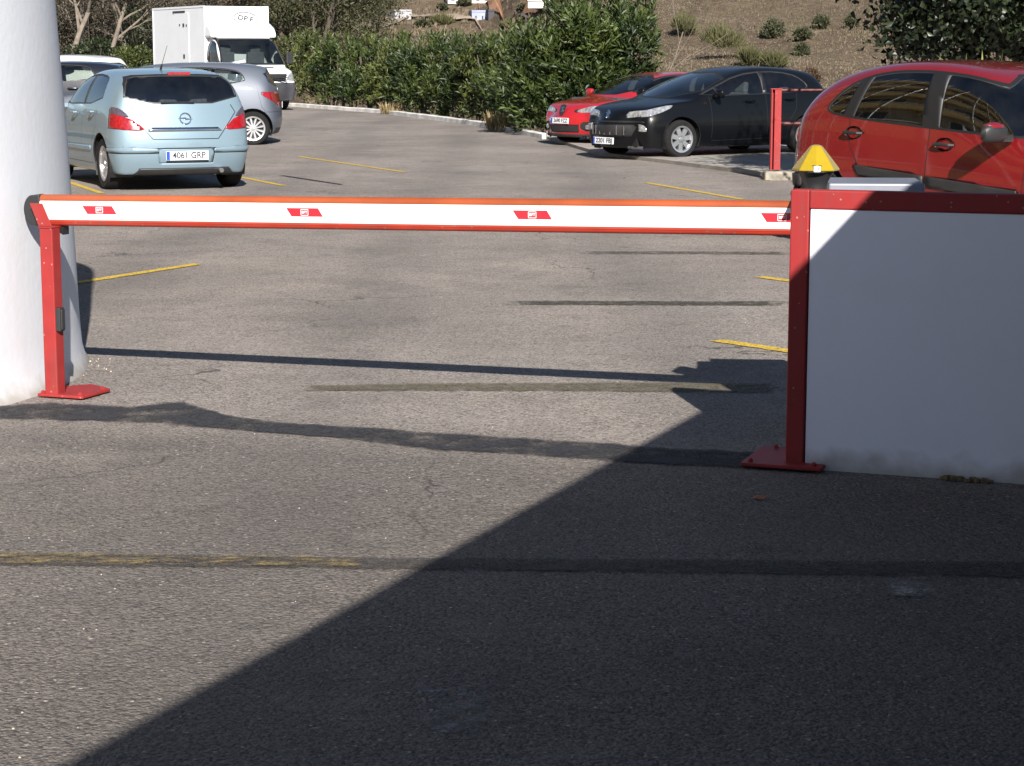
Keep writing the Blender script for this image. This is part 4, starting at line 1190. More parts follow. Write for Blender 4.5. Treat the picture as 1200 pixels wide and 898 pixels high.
# ------------------------------------------------------------------ round rendered tower at the left
def render_mat(name, colour, bump=.5, dirt=.25):
    m = mat(name, colour, .85, bump=bump, bscale=22)
    nt = m.node_tree; b = nt.nodes['Principled BSDF']
    tc = nt.nodes['Texture Coordinate']
    n = nt.nodes.new('ShaderNodeTexNoise'); n.inputs['Scale'].default_value = 3.5; n.inputs['Detail'].default_value = 9; n.inputs['Roughness'].default_value = .7
    nt.links.new(tc.outputs['Object'], n.inputs['Vector'])
    r = nt.nodes.new('ShaderNodeMapRange'); r.inputs['From Min'].default_value = .5; r.inputs['From Max'].default_value = .8; r.inputs['To Max'].default_value = dirt
    nt.links.new(n.outputs['Fac'], r.inputs['Value'])
    sx = nt.nodes.new('ShaderNodeSeparateXYZ'); nt.links.new(tc.outputs['Object'], sx.inputs[0])
    n2 = nt.nodes.new('ShaderNodeTexNoise'); n2.inputs['Scale'].default_value = 9; n2.inputs['Detail'].default_value = 6
    nt.links.new(tc.outputs['Object'], n2.inputs['Vector'])
    # splash dirt along the foot
    ad = nt.nodes.new('ShaderNodeMath'); ad.operation = 'MULTIPLY_ADD'; ad.inputs[1].default_value = .16; nt.links.new(n2.outputs['Fac'], ad.inputs[0]); 
    mul = nt.nodes.new('ShaderNodeMath'); mul.operation = 'MULTIPLY'; mul.inputs[1].default_value = -1; nt.links.new(sx.outputs['Z'], mul.inputs[0]); nt.links.new(mul.outputs[0], ad.inputs[2])
    r2 = nt.nodes.new('ShaderNodeMapRange'); r2.inputs['From Min'].default_value = -.02; r2.inputs['From Max'].default_value = .07; r2.inputs['To Max'].default_value = .7
    nt.links.new(ad.outputs[0], r2.inputs['Value'])
    x1 = nt.nodes.new('ShaderNodeMix'); x1.data_type = 'RGBA'; x1.inputs[6].default_value = (*colour, 1); x1.inputs[7].default_value = (.52, .49, .44, 1); nt.links.new(r.outputs['Result'], x1.inputs[0])
    x2 = nt.nodes.new('ShaderNodeMix'); x2.data_type = 'RGBA'; x2.inputs[7].default_value = (.30, .26, .21, 1); nt.links.new(x1.outputs[2], x2.inputs[6]); nt.links.new(r2.outputs['Result'], x2.inputs[0])
    nt.links.new(x2.outputs[2], b.inputs['Base Color'])
    return m

pr = [(2.53, -.05), (2.53, .01), (2.512, .04), (2.497, .10), (2.487, .25), (2.477, .6), (2.455, 1.2), (2.415, 1.95), (2.385, 2.6), (2.372, 2.74), (2.33, 2.80), (1.6, 2.82)]
tw = MB(); tw.lathe(pr, 128, (0, 0, 0))
tower = tw.build('pillar', render_mat('white_render', (.61, .63, .67), .14), smooth=True)
tower.location = (-4.775, 10.5, 0)
tag(tower, 'thick round white rendered pillar beside the barrier post', 'pillar')
dm = MB()
rd = random.Random(5)
for k in range(60):
    a = R(rd.uniform(-22, 6)); rr = 2.54 + abs(rd.gauss(.04, .06))
    dm.add([(-4.775 + rr * math.cos(a) + rd.uniform(-.006, .006), 10.5 + rr * math.sin(a) + rd.uniform(-.006, .006), .001 + dz) for dz in (0, 0, 0, .008)], [(0, 1, 2), (0, 1, 3), (1, 2, 3), (2, 0, 3)])
# ------------------------------------------------------------------ barrier
redpaint = mat('red_steel_paint', (.265, .022, .021), .6, 0, .0, spec=.3, var=.12, vscale=9, bump=.18, bscale=260)
redpaint2 = mat('red_beam_paint', (.265, .021, .022), .55, 0, .0, spec=.3, var=.08, vscale=5)
boomwhite = mat('white_aluminium', (.80, .80, .79), .35, 0, .2, var=.03, vscale=4)
amber = mat('orange_strip', (.30, .062, .016), .4, 0, .3, var=.25, vscale=3)
redrubber = mat('red_rubber_edge', (.33, .030, .014), .5, var=.12)

def chipped(m, chip=(.42, .24, .21), amount=.65, sc=70, thr=.955, grime=True):
    """adds small chips, grime streaks and rubbed patches to a paint material"""
    nt = m.node_tree; b = nt.nodes['Principled BSDF']; tc = nt.nodes['Texture Coordinate']
    src = b.inputs['Base Color'].links[0].from_socket if b.inputs['Base Color'].links else None
    v = nt.nodes.new('ShaderNodeTexVoronoi'); v.inputs['Scale'].default_value = sc; nt.links.new(tc.outputs['Object'], v.inputs['Vector'])
    s_ = nt.nodes.new('ShaderNodeSeparateColor'); nt.links.new(v.outputs['Color'], s_.inputs[0])
    g1 = nt.nodes.new('ShaderNodeMath'); g1.operation = 'GREATER_THAN'; g1.inputs[1].default_value = thr; nt.links.new(s_.outputs[0], g1.inputs[0])
    g2 = nt.nodes.new('ShaderNodeMath'); g2.operation = 'LESS_THAN'; g2.inputs[1].default_value = .30; nt.links.new(v.outputs['Distance'], g2.inputs[0])
    g3 = nt.nodes.new('ShaderNodeMath'); g3.operation = 'MULTIPLY'; nt.links.new(g1.outputs[0], g3.inputs[0]); nt.links.new(g2.outputs[0], g3.inputs[1])
    g4 = nt.nodes.new('ShaderNodeMath'); g4.operation = 'MULTIPLY'; g4.inputs[1].default_value = amount; nt.links.new(g3.outputs[0], g4.inputs[0])
    x = nt.nodes.new('ShaderNodeMix'); x.data_type = 'RGBA'; x.inputs[7].default_value = (*chip, 1); nt.links.new(g4.outputs[0], x.inputs[0])
    if src: nt.links.new(src, x.inputs[6])
    else: x.inputs[6].default_value = b.inputs['Base Color'].default_value
    out = x.outputs[2]
    if grime:
        mp = nt.nodes.new('ShaderNodeMapping'); mp.inputs['Scale'].default_value = (14, 14, 2.2); nt.links.new(tc.outputs['Object'], mp.inputs[0])
        n = nt.nodes.new('ShaderNodeTexNoise'); n.inputs['Scale'].default_value = 1; n.inputs['Detail'].default_value = 8; n.inputs['Roughness'].default_value = .75; nt.links.new(mp.outputs[0], n.inputs['Vector'])
        r = nt.nodes.new('ShaderNodeMapRange'); r.inputs['From Min'].default_value = .50; r.inputs['From Max'].default_value = .72; r.inputs['To Max'].default_value = .4; nt.links.new(n.outputs['Fac'], r.inputs['Value'])
        y = nt.nodes.new('ShaderNodeMix'); y.data_type = 'RGBA'; y.inputs[7].default_value = (.10, .07, .06, 1); nt.links.new(out, y.inputs[6]); nt.links.new(r.outputs['Result'], y.inputs[0]); out = y.outputs[2]
    nt.links.new(out, b.inputs['Base Color'])
chipped(redpaint); chipped(redpaint2); chipped(boomwhite, (.45, .43, .40), .5, 60, .965, False); chipped(redrubber, (.25, .12, .09), .6, 50, .9)
A = Vector((-2.05, 9.83, 0)); Bv = Vector((1.0, 8.80, 0))
bd = (Bv - A); bl = bd.length; bu = bd.normalized(); bang = math.atan2(bu.y, bu.x)
tilt = math.asin((.955 - .911) / bl)
boom = empty('barrier_boom', (0, 0, 0), 0, 'long white barrier boom with orange top edge, lowered across the car park entrance', 'barrier boom')
boom.location = (A.x, A.y, .911); boom.rotation_euler = (0, -tilt, bang)
bx0, bx1 = -.28, bl + .46
def half(r, z0, up, y=0, sq=1.):
    n = 10
    return [(y + r * math.cos(math.pi * k / n), z0 + (1 if up else -1) * sq * r * math.sin(math.pi * k / n)) for k in range(n + 1)]
sw = lambda p, t: (t, p[0], p[1])
m = MB(); m.prism([(-.020, -.046), (.020, -.046), (.024, -.03), (.024, .03), (.020, .046), (-.020, .046), (-.024, .03), (-.024, -.03)], bx0, bx1, sw)
m.build('beam', boomwhite, boom, bevel=.003)
m = MB(); m.prism([(.022, .0465), (.022, .052)] + half(.022, .052, True, 0, 1.05)[1:-1] + [(-.022, .052), (-.022, .0465)], bx0 + .05, bx1, sw); m.build('top_edge', amber, boom, True)
m = MB(); m.prism([(-.021, -.0465), (-.021, -.054)] + half(.019, -.056, False)[::-1] + [(.021, -.054), (.021, -.0465)], bx0 + .05, bx1, sw); m.build('bottom_edge', redrubber, boom, True)
m = MB()
m.prism([(bx0 + .051, .078), (bx0 + .02, .074)] + [(bx0 + .01 + .052 * math.cos(q), .074 * math.sin(q)) for q in [R(105 + 15 * k) for k in range(11)]] + [(bx0 + .02, -.076), (bx0 + .051, -.078)], -.026, .026, lambda p, t: (p[0], t, p[1]))
m.build('end_cap', M['black'], boom, bevel=.008)
redsticker = mat('red_sticker', (.55, .018, .03), .4, var=.05)
whiteink = mat('white_ink', (.85, .85, .85), .5)
for px in (.095, 1.164, 2.267, 3.386):
    F = frame((px, -.0242, .004), (1, 0, 0), (0, 0, 1))
    fp = lambda p, t: F @ Vector((p[0], p[1], t))
    m = MB(); m.prism([(-.092, .0195), (.068, .0195), (.092, -.0195), (-.066, -.0195)], 0, .0008, fp)
    st = m.build('sticker', redsticker, boom)
    m = MB()
    for a, b in (((-.018, .0135), (.018, .0135)), ((-.018, -.0135), (.018, -.0135))): m.prism([(a[0], a[1] - .0011), (b[0], b[1] - .0011), (b[0], b[1] + .0011), (a[0], a[1] + .0011)], .0009, .0016, fp)
    for x in (-.018, .018): m.prism([(x - .0011, -.0122), (x + .0011, -.0122), (x + .0011, .0122), (x - .0011, .0122)], .0009, .0016, fp)
    m.build('logo_box', whiteink, st)
    text_mesh('lettering', 'BFT', .017, whiteink, st, F @ Matrix.Translation((0, 0, .0012)), .0006, .027)

def plate_poly(m, o, du, dn, z0, z1):
    P = [o + U * a + N * b for a, b in ((du[0], dn[0]), (du[1], dn[0]), (du[1], dn[1]), (du[0], dn[1]))]
    m.prism([(p.x, p.y) for p in P], z0, z1)

# rest post for the boom's free end
pc = Vector((-2.225, 9.85, 0))
post = empty('barrier_rest_post', pc, UA, 'red square steel post with forked head and base plate, by the round pillar', 'barrier post')
m = MB(); m.box((0, 0, .425), (.072, .072, .82)); m.build('post', redpaint, post, bevel=.006)
m = MB(); m.prism([(-.07, -.05), (.185, -.05), (.185, .20), (.02, .30), (-.07, .20)], .008, .022, lambda p, t: (p[0], p[1], t)); m.build('base_plate', redpaint, post, bevel=.003)
fk = MB()
for yy in (-.040, .095):
    fk.prism([(-.036, .835), (.038, .835), (-.012, .945), (-.082, .945)], yy, yy + .006, lambda p, t: (p[0], t, p[1]))
fk.prism([(-.036, -.041), (.038, -.041), (.038, .10), (-.036, .10)], .826, .834, lambda p, t: (p[0], p[1], t))
fk.build('fork', redpaint, post, bevel=.002)
m = MB(); m.box((.046, -.01, .385), (.030, .042, .115)); m.box((.063, -.01, .385), (.010, .030, .10)); m.build('latch_box', M['black'], post, bevel=.005)
m = MB(); m.prism([(-.036, .83), (.05, .79), (.05, .83)], .037, .090, lambda p, t: (p[0], t, p[1])); m.build('gusset', M['trim'], post)
for (a, b) in ((-.05, -.03), (.155, -.025), (.16, .17)):
    bn = MB(); bn.lathe([(.012, .022), (.012, .031), (.004, .036)], 6, (a, b, 0)); bn.build('anchor_bolt', redpaint, post)

# red steel frame round the low wall
W0 = Vector((1.1005, 8.106, 0))
fr = empty('red_steel_frame', W0, UA, 'red steel post and top rail edging the white wall, half in shade', 'steel frame')
m = MB(); m.box((.0375, .0375, .57), (.075, .075, 1.10)); m.box((1.401, .0375, 1.082), (2.65, .0745, .075)); m.build('post_and_rail', redpaint2, fr, bevel=.006)
m = MB(); m.prism([(-.165, -.085), (.165, -.085), (.165, -.002), (.085, -.002), (.085, .31), (-.165, .31)], .012, .026, lambda p, t: (p[0], p[1], t)); m.build('base_plate', redpaint2, fr, bevel=.003)
for (a, b) in ((-.13, -.05), (-.10, .27), (.13, -.055)):
    bn = MB(); bn.lathe([(.010, .026), (.010, .036), (.004, .042)], 6, (a, b, 0)); bn.build('anchor_bolt', redpaint2, fr)
wl = MB(); wl.box((1.42, .085, .517), (2.68, .16, 1.054))
wall = wl.build('low_wall', render_mat('wall_render', (.84, .83, .92), .22, .12), bevel=.004)
wall.location = W0 + Vector((0, 0, 0)); wall.rotation_euler = (0, 0, UA)
wall.location = W0 + U * .0 + N * .0
tag(wall, 'low white rendered wall framed in red at the right of the entrance', 'wall')
for v in wall.data.vertices: v.co.x += 0 if v.co.x > 1 else .0

# barrier machine behind the wall, with its amber beacon
cab = empty('barrier_cabinet', (1.56, 9.02, 0), UA * .25, 'grey barrier machine housing behind the low wall with an amber beacon on top', 'barrier machine')
darkred = mat('dark_red_rail', (.075, .012, .013), .5, var=.1)
galv = mat('grey_housing', (.20, .212, .25), .45, .2, .2, var=.08)
m = MB(); m.box((0, .02, .52), (.56, .34, 1.04)); m.build('housing', galv, cab, bevel=.012)
m = MB(); m.prism([(-.18, -.20), (.23, -.20), (.23, .18), (-.18, .18)], 1.045, 1.10, lambda p, t: (p[0], p[1], t + .012 * (p[1] + .2))); m.build('lid', galv, cab, bevel=.008)
m = MB(); m.box((-.11, -.20, .95), (.30, .05, .15)); m.lathe([(.07, -.23), (.07, -.17)], 20, (-.12, 0, .95), 'Y'); m.build('boom_pivot', M['black'], cab, bevel=.01)
m = MB(); m.prism([(-.34, -.50), (-.16, -.50), (-.16, -.10), (-.34, -.10)], 1.042, 1.056); m.build('bracket', galv, cab, bevel=.003)
bc = Vector((-.25, -.43, .012))

m = MB(); m.lathe([(.050, 1.04), (.048, 1.09), (.053, 1.11), (.072, 1.145), (.078, 1.152), (.078, 1.158)], 28, bc); bb = m.build('beacon', M['black'], cab, True)
m = MB(); m.lathe([(.099, 1.156), (.100, 1.162), (.093, 1.172), (.032, 1.250), (.022, 1.259), (.008, 1.263)], 8, bc)
dome = mat('amber_lens', (.60, .42, .02), .06, coat=1., trans=.45); 
m.build('lens', dome, bb, bevel=.004)
m = MB(); m.lathe([(.028, 1.158), (.028, 1.205), (.01, 1.22)], 16, bc); m.build('lamp', mat('lamp_metal', (.5, .42, .2), .3, .6), bb, True)
m = MB(); m.box(bc + Vector((0, -.094, 1.166)), (.028, .01, .024)); m.lathe([(.048, 1.150), (.034, 1.18), (.012, 1.19)], 14, bc + Vector((0, -.052, 0)), mi=1); stk = m.build('sticker', [whiteink, M['black']], bb, bevel=.002)
text_mesh('lettering', 'CE', .016, M['ink'], stk, frame(bc + Vector((0, -.0998, 1.166)), (1, 0, 0), (0, 0, 1)), .0005)

# ------------------------------------------------------------------ entrance canopy whose eave throws the big diagonal shadow
e = Vector((.37, .93, 0)).normalized(); f_ = Vector((e.y, -e.x, 0))
HC = 2.7
E0 = Vector((.378 + .285 * HC, 8.2 - 1.75 * HC, 0))
can = empty('entrance_canopy', E0 + f_ * 2, math.atan2(e.y, e.x), 'flat grey canopy roof over the added sky-blocking box beside the entrance', 'canopy')
m = MB(); m.prism([tuple((E0 + e * a + f_ * b - can.location).xy) for a, b in ((-13, 0), (4.6, 0), (4.6, 9), (-13, 9))], HC - .22, HC)
rf = m.build('roof', render_mat('canopy_render', (.30, .30, .30), .2, .1), can, bevel=.01)  # depth and dark tone of the roof added to cut skylight and bounce
can.rotation_euler = (0, 0, 0)
m = MB()
for a, b in ((-6.5, .5), (-11.5, .5)):
    q = E0 + e * a + f_ * b - can.location
    m2 = MB(); m2.lathe([(.14, 0), (.14, HC - .22)], 24, (q.x, q.y, 0)); m2.build('column', rf.data.materials[0], can, True)

K = .965                                         # the measured metre of the entrance, brought to the camera's metre
for o in set(S.objects) - NEAR0:
    if o.parent is None: o.location = o.location * K; o.scale = (K, K, K)
blocker = empty('gatehouse', E0, math.atan2(e.y, e.x), 'unseen dark block added under the canopy to keep skylight out', 'building')
m = MB(); m.box((-3.9, -4.9, 1.23), (15.6, 4.6, 2.46)); gw = m.build('wall', mat('gatehouse_wall', (.22, .21, .20), .8, var=.1), blocker)  # unseen block added to keep skylight off the shaded ground
m = MB(); m.box((-3, -2.59, 1.5), (2.4, .06, 1.2)); m.build('window', M['cabin'], blocker)  # window and door invented for the added block
m = MB(); m.box((1, -2.59, 1.05), (1, .06, 2.1)); m.build('door', M['black'], blocker)
# ------------------------------------------------------------------ red railing on the kerb
rail = empty('red_railing', (RX, RY, .13), R(2), 'red steel railing with a wide flanged post standing on a concrete kerb', 'railing')
m = MB(); m.box((.018, 0, .52), (.088, .10, 1.04)); m.box((-.062, 0, .52), (.016, .10, 1.04)); m.box((-.040, .03, .52), (.0278, .02, 1.04)); m.box((-.004, 0, 1.047), (.15, .112, .014)); m.build('post', redpaint2, rail, bevel=.003)
m = MB(); m.tube([(.07, .02, 1.03), (3.0, .05, 1.03)], .022, 12); m.build('top_rail', darkred, rail, True)
m = MB(); m.tube([(.07, .02, .60), (3.0, .05, .60)], .026, 12); m.build('lower_rail', darkred, rail, True)
m = MB(); m.box((2.2, .03, .53), (.10, .10, 1.06)); m.build('post', redpaint2, rail, bevel=.003)

# ------------------------------------------------------------------ cars
def place(fn, name, label, cat, local, world, heading, z=0., pitch=0., group=None):
    h = Vector(heading).normalized(); a = math.atan2(h.y, h.x)
    p = Vector((world[0], world[1])) - Matrix.Rotation(a, 2) @ Vector(local)
    r = empty(name, (p.x, p.y, z), a, label, cat, group)
    r.rotation_euler = (0, pitch, a)
    fn(r); return r
ang = R(25)
GR = 'cars in the car park'
place(hatchback_blue, 'parked_car', 'pale blue five-door hatchback seen from behind with its aerial up', 'car', (.76, .79), (-4.912, 24.930), (-math.sin(ang), math.cos(ang)), group=GR)
place(hatchback_silver, 'parked_car', 'silver hatchback parked sideways behind the pale blue car', 'car', (.52, .80), (-4.681, 37.293), (-.995, -.10), .01, group=GR)
place(hatchback_black, 'parked_car', 'shiny black hatchback with swept headlights, parked before the red railing', 'car', (3.388, .80), (2.606, 32.064), (-.818, -.576), .03, group=GR).scale = (1, 1, .945)
o = place(hatchback_red_front, 'parked_car', 'bright red hatchback nosing out beside the big oleander bush', 'car', (3.77, 0), (0.919, 36.974), (-.80, -.60), .03, group=GR); o.scale = (.97, .97, .92)
place(hatchback_red_round, 'parked_car', 'dark red round-roofed hatchback behind the white wall and amber beacon', 'car', (1.815, -.83), (3.32, 16.55), (.60, -.80), .075, R(1.2), group=GR)
place(lambda r: generic_hatch(r, paint_mat('navy_black_paint', (.012, .013, .02), 0, .25), (4.0, 1.7, 1.46)), 'parked_car', 'dark hatchback with only its roof and side windows showing beyond the silver car', 'car', (2.0, 0), (-9.7, 42.5), (-1, -.05), gz(42.5), group=GR)
place(lambda r: generic_hatch(r, paint_mat('cream_white_paint', (.72, .70, .64), 0, .3), (4.0, 1.75, 1.56)), 'parked_car', 'cream white hatchback farthest away on the left, roof and windows showing', 'car', (0, 0), (-9.25, 49.0), (-.90, .42), gz(50), group=GR)
place(box_truck, 'box_truck', 'white box truck with an oval logo, facing out by the hedge', 'truck', (6.3, 0), (-6.66, 56.6), (.50, -.866), gz(57.5)).scale = (1, 1, .925)

# ------------------------------------------------------------------ vegetation
def leaves_mesh(name, base, dirs, lens, widths, material, parent=None, tone=None, fold=.25, droop=0.):
    """many small folded leaves in one mesh: base points, directions, sizes (numpy arrays)"""
    n = len(base)
    d = dirs / np.linalg.norm(dirs, axis=1, keepdims=True)
    ref = rng.normal(size=(n, 3))
    s = np.cross(d, ref); s /= np.linalg.norm(s, axis=1, keepdims=True)
    u = np.cross(s, d)
    L_ = lens[:, None]; W_ = widths[:, None]
    mid = base + d * L_ * .5 + u * L_ * fold * .25
    tip = base + d * L_ + np.array([0, 0, -1.]) * L_ * droop
    a = mid + s * W_ * .5 + u * W_ * fold
    b = mid - s * W_ * .5 + u * W_ * fold
    V = np.stack([base, a, tip, b, mid], 1).reshape(-1, 3)
    o_ = np.arange(n)[:, None] * 5
    F = np.concatenate([o_ + np.array([[0, 4, 1, 0]]), ], 1)
    T = np.stack([o_[:, 0], o_[:, 0] + 1, o_[:, 0] + 4, o_[:, 0] + 1, o_[:, 0] + 2, o_[:, 0] + 4, o_[:, 0] + 2, o_[:, 0] + 3, o_[:, 0] + 4, o_[:, 0] + 3, o_[:, 0], o_[:, 0] + 4], 1).reshape(-1, 3)
    me = bpy.data.meshes.new(name)
    me.vertices.add(len(V)); me.vertices.foreach_set('co', V.astype(np.float32).ravel())
    me.loops.add(T.size); me.loops.foreach_set('vertex_index', T.astype(np.int32).ravel())
    me.polygons.add(len(T)); me.polygons.foreach_set('loop_start', np.arange(0, T.size, 3, dtype=np.int32))
    if tone is None: tone = rng.random(n)
    at = me.attributes.new('tone', 'FLOAT', 'POINT')
    at.data.foreach_set('value', np.repeat(tone, 5).astype(np.float32))
    me.materials.append(material); me.update(); me.validate()
    o = bpy.data.objects.new(name, me); COL.objects.link(o)
    if parent: o.parent = parent
    return o

def unit(n):
    v = rng.normal(size=(n, 3)); return v / np.linalg.norm(v, axis=1, keepdims=True)

def rosettes(centres, axes, k, ln, wd, spread=.9):
    """whorls of k leaves opening round an axis"""
    n = len(centres)
    base = np.repeat(centres, k, 0); ax = np.repeat(axes, k, 0)
    r = unit(n * k); r -= ax * (r * ax).sum(1, keepdims=True); r /= np.linalg.norm(r, axis=1, keepdims=True)
    t = rng.uniform(.25, 1.25, (n * k, 1)) * spread
    d = ax + r * t
    base = base - ax * rng.uniform(0, ln * 1.1, (n * k, 1))
    return base, d, ln * rng.uniform(.6, 1.15, n * k), wd * rng.uniform(.7, 1.2, n * k)

OLE = leaf_mat('oleander_leaf', (.010, .023, .006), (.088, .120, .026), .5, .18)
OLE2 = leaf_mat('pale_oleander_leaf', (.020, .033, .008), (.135, .155, .034), .5, .22)
BARK = mat('bark', (.065, .052, .04), .9, var=.35, vscale=8, bump=.8, bscale=15)
PALEBARK = mat('pale_bark', (.17, .14, .112), .9, var=.3, vscale=6, bump=.6, bscale=12)

def oleander(name, loc, rx, ry, h, n, label, cat='bush', group=None, ln=.20, wd=.044, mt=None, seed=0, lumps=9):
    """upright evergreen shrub: bare stems below, whorled lance leaves on many lumps"""
    root = empty(name, loc, 0, label, cat, group)
    c, a, tl_ = [], [], []
    rs = np.random.default_rng(seed + 100)
    for q in range(lumps):
        th = rs.uniform(0, 2 * math.pi); rr = rs.uniform(0, .72) ** .7
        zc = rs.uniform(.22, .80) * h
        R3 = np.array([rx * rs.uniform(.26, .46), ry * rs.uniform(.3, .5), h * rs.uniform(.15, .27)])
        ce = np.array([rx * rr * math.cos(th), ry * rr * math.sin(th), zc])
        m = n // lumps
        u = unit(m); u[:, 2] = np.where(u[:, 2] < -.55, -u[:, 2], u[:, 2])
        rad = rng.uniform(.55, 1.02, (m, 1)) ** .6 * (1 + .10 * rng.normal(size=(m, 1)))
        p = ce + u * R3 * rad
        tl_.append(np.full(m, rs.normal(.40, .20))); c.append(p); ax = u * .75 + np.array([0, 0, .75]) + rng.normal(size=(m, 3)) * .25
        a.append(ax / np.linalg.norm(ax, axis=1, keepdims=True))
    m = n // 5                                            # low skirt so that no ground shows beneath
    th = rng.uniform(0, 2 * math.pi, m); rr = np.sqrt(rng.uniform(.2, .9, m))
    p = np.stack([rx * .92 * rr * np.cos(th), ry * .92 * rr * np.sin(th), rng.uniform(.06, .55, m) * h], 1)
    ax = np.stack([np.cos(th) * .7, np.sin(th) * .7, rng.uniform(.2, 1, m)], 1); ax /= np.linalg.norm(ax, axis=1, keepdims=True)
    c.append(p); a.append(ax)
    m = max(6, n // 40)                                   # long shoots above the top
    th = rng.uniform(0, 2 * math.pi, m); rr = np.sqrt(rng.uniform(0, .6, m))
    for k in range(3):
        p = np.stack([rx * rr * np.cos(th), ry * rr * np.sin(th), h * (.90 + .07 * k) + 0 * th], 1); p += rng.normal(size=p.shape) * .03
        c.append(p); a.append(np.tile([[0, 0, 1.]], (m, 1)))
    tl_.append(np.full(sum(len(q) for q in c) - sum(len(q) for q in tl_), .4))
    c = np.concatenate(c); a = np.concatenate(a); tl_ = np.concatenate(tl_)
    c[:, 2] = np.maximum(c[:, 2], .05)
    b, d, l, w_ = rosettes(c, a, 6, ln, wd)
    tn = np.repeat(np.clip(tl_ + rng.normal(0, .22, len(c)), 0, 1), 6)
    leaves_mesh('foliage', b, d, l, w_, mt or OLE, root, tn, droop=.12)
    m = MB(); r_ = random.Random(seed)
    for k in range(9):
        t = r_.uniform(0, 6.28); q = r_.uniform(.2, .8)
        m.tube([(rx * .3 * q * math.cos(t), ry * .3 * q * math.sin(t), 0), (rx * .5 * q * math.cos(t), ry * .5 * q * math.sin(t), h * .4), (rx * .8 * q * math.cos(t + .1), ry * .8 * q * math.sin(t + .1), h * .8)], [.022, .017, .006], 6)
    m.build('stems', PALEBARK, root, True)
    return root

# the hedge: a row of oleanders along the white kerb
def hedge_bushes():
    pts = [(-15.4, 74.2)] + [(x + .1, y + .5) for x, y in HK]
    pos = []
    for (a, b) in zip(pts[1:], pts[2:]):
        n = max(1, round(math.dist(a, b) / 1.55))
        for k in range(n): pos.append((a[0] + (b[0] - a[0]) * k / n, a[1] + (b[1] - a[1]) * k / n))
    return pos
HB = hedge_bushes()
names = ['tall oleander next to the truck at the far end of the hedge', 'bushy hedge oleander second from the truck', 'hedge oleander third from the truck, leaning out a little']
for i, (x, y) in enumerate(HB):
    r_ = random.Random(40 + i)
    t = ['at the far end of the hedge, next to the white truck', 'second along the hedge from the white truck', 'third along the hedge from the white truck', 'fourth along the hedge from the white truck', 'fifth along the hedge from the white truck', 'sixth along the hedge from the white truck',
         'seventh along the hedge from the white truck', 'eighth along the hedge from the white truck', 'ninth along the hedge from the white truck', 'tenth along the hedge from the white truck', 'eleventh along the hedge from the white truck', 'twelfth along the hedge from the white truck', 'thirteenth along the hedge from the white truck', 'last of the low hedge, against the big oleander'][min(i, 13)]
    oleander('oleander_bush', (x + .85 + r_.uniform(-.1, .1), y + .45, gz(y) - .02), 1.15, 1.0, r_.uniform(1.85, 2.15), 560, 'green oleander ' + t, 'bush', 'oleanders in the hedge', mt=OLE2 if i % 3 == 0 else OLE, seed=i, lumps=13)
oleander('large_oleander_bush', (HK[-1][0] + 1.05, HK[-1][1] + 1.7, gz(40) - .02), 1.45, 1.2, 2.75, 2500, 'tallest, widest oleander bush, right behind the bright red car', 'bush', ln=.22, seed=77, lumps=24)
oleander('large_oleander_bush', (HK[-1][0] + .1, HK[-1][1] + 2.0, gz(40) - .02), 1.1, 1.0, 2.2, 1100, 'dense dark oleander joining the hedge to the tallest bush', 'bush', ln=.21, seed=78, lumps=16)

# dry clumps at the foot of the hedge
STRAW = leaf_mat('straw_blade', (.20, .15, .075), (.42, .33, .17), .8, .2)
def tuft(name, loc, r, h, n, mt, label, cat, group=None, wd=.02, lean=.7):
    t = rng.uniform(0, 2 * math.pi, n); q = np.sqrt(rng.random(n)) * r * .5
    b = np.stack([q * np.cos(t), q * np.sin(t), np.zeros(n)], 1)
    d = np.stack([np.cos(t) * lean * rng.random(n), np.sin(t) * lean * rng.random(n), np.ones(n)], 1)
    o = leaves_mesh(name, b, d, h * rng.uniform(.5, 1.1, n), np.full(n, wd), mt, None, None, droop=.15)
    o.location = loc
    return tag(o, label, cat, group)
tuft('dry_grass_clump', tuple((-0.269, 43.259)) + (gz(42),), .45, .55, 240, STRAW, 'straw coloured dry clump at the foot of the hedge, nearer the big bush', 'dry plant')
tuft('dry_grass_clump', tuple((-3.194, 54.040)) + (gz(50),), .4, .45, 200, STRAW, 'straw coloured dry clump at the foot of the hedge, nearer the truck', 'dry plant')
GRASSY = leaf_mat('verge_blade', (.06, .08, .015), (.24, .24, .05), .7, .3)
nn = 2600
b = np.stack([rng.uniform(2.6, 9, nn), 0 * rng.random(nn), np.zeros(nn)], 1); b[:, 1] = HK[-1][1] + .5 + .19 * (b[:, 0] - 3.2) + rng.uniform(.1, .9, nn); b[:, 2] = gz(39) + .06
d = rng.normal(size=(nn, 3)) * .4 + np.array([0, 0, 1])
tag(leaves_mesh('verge_grass', b, d, rng.uniform(.12, .34, nn), np.full(nn, .02), GRASSY), kind='stuff')

# ------------------------------------------------------------------ hillside
def sstep(a, b, x):
    t = min(1, max(0, (x - a) / (b - a))); return t * t * (3 - 2 * t)
def vnoise(x, y):
    return math.sin(x * .31 + 1.3) * math.cos(y * .27 + .4) + .5 * math.sin(x * .83 + y * .61) + .3 * math.cos(x * 1.7 - y * 1.3 + 2)
def hz(x, y):
    a = x / max(y, 1)
    near = -.5 + .105 * (y - 52) if y < 115 else 6.1 + .24 * (y - 115)
    far = -1.5 + (0 if y < 110 else .060 * (y - 110) if y < 265 else 9.3 + .20 * (y - 265))
    t = sstep(-.015, .05, a + .004 * math.sin(y * .09))
    z = far * (1 - t) + near * t
    left = -.4 + .09 * (y - 62)
    tl = sstep(-.09, -.15, a)
    z = z * (1 - tl) + max(left, -.5) * tl if y > 60 else z
    k = min(1., max(0., (y - 55) / 30))
    return min(z + vnoise(x, y) * .22 * k + vnoise(x * .22, y * .2) * .7 * k, 75)
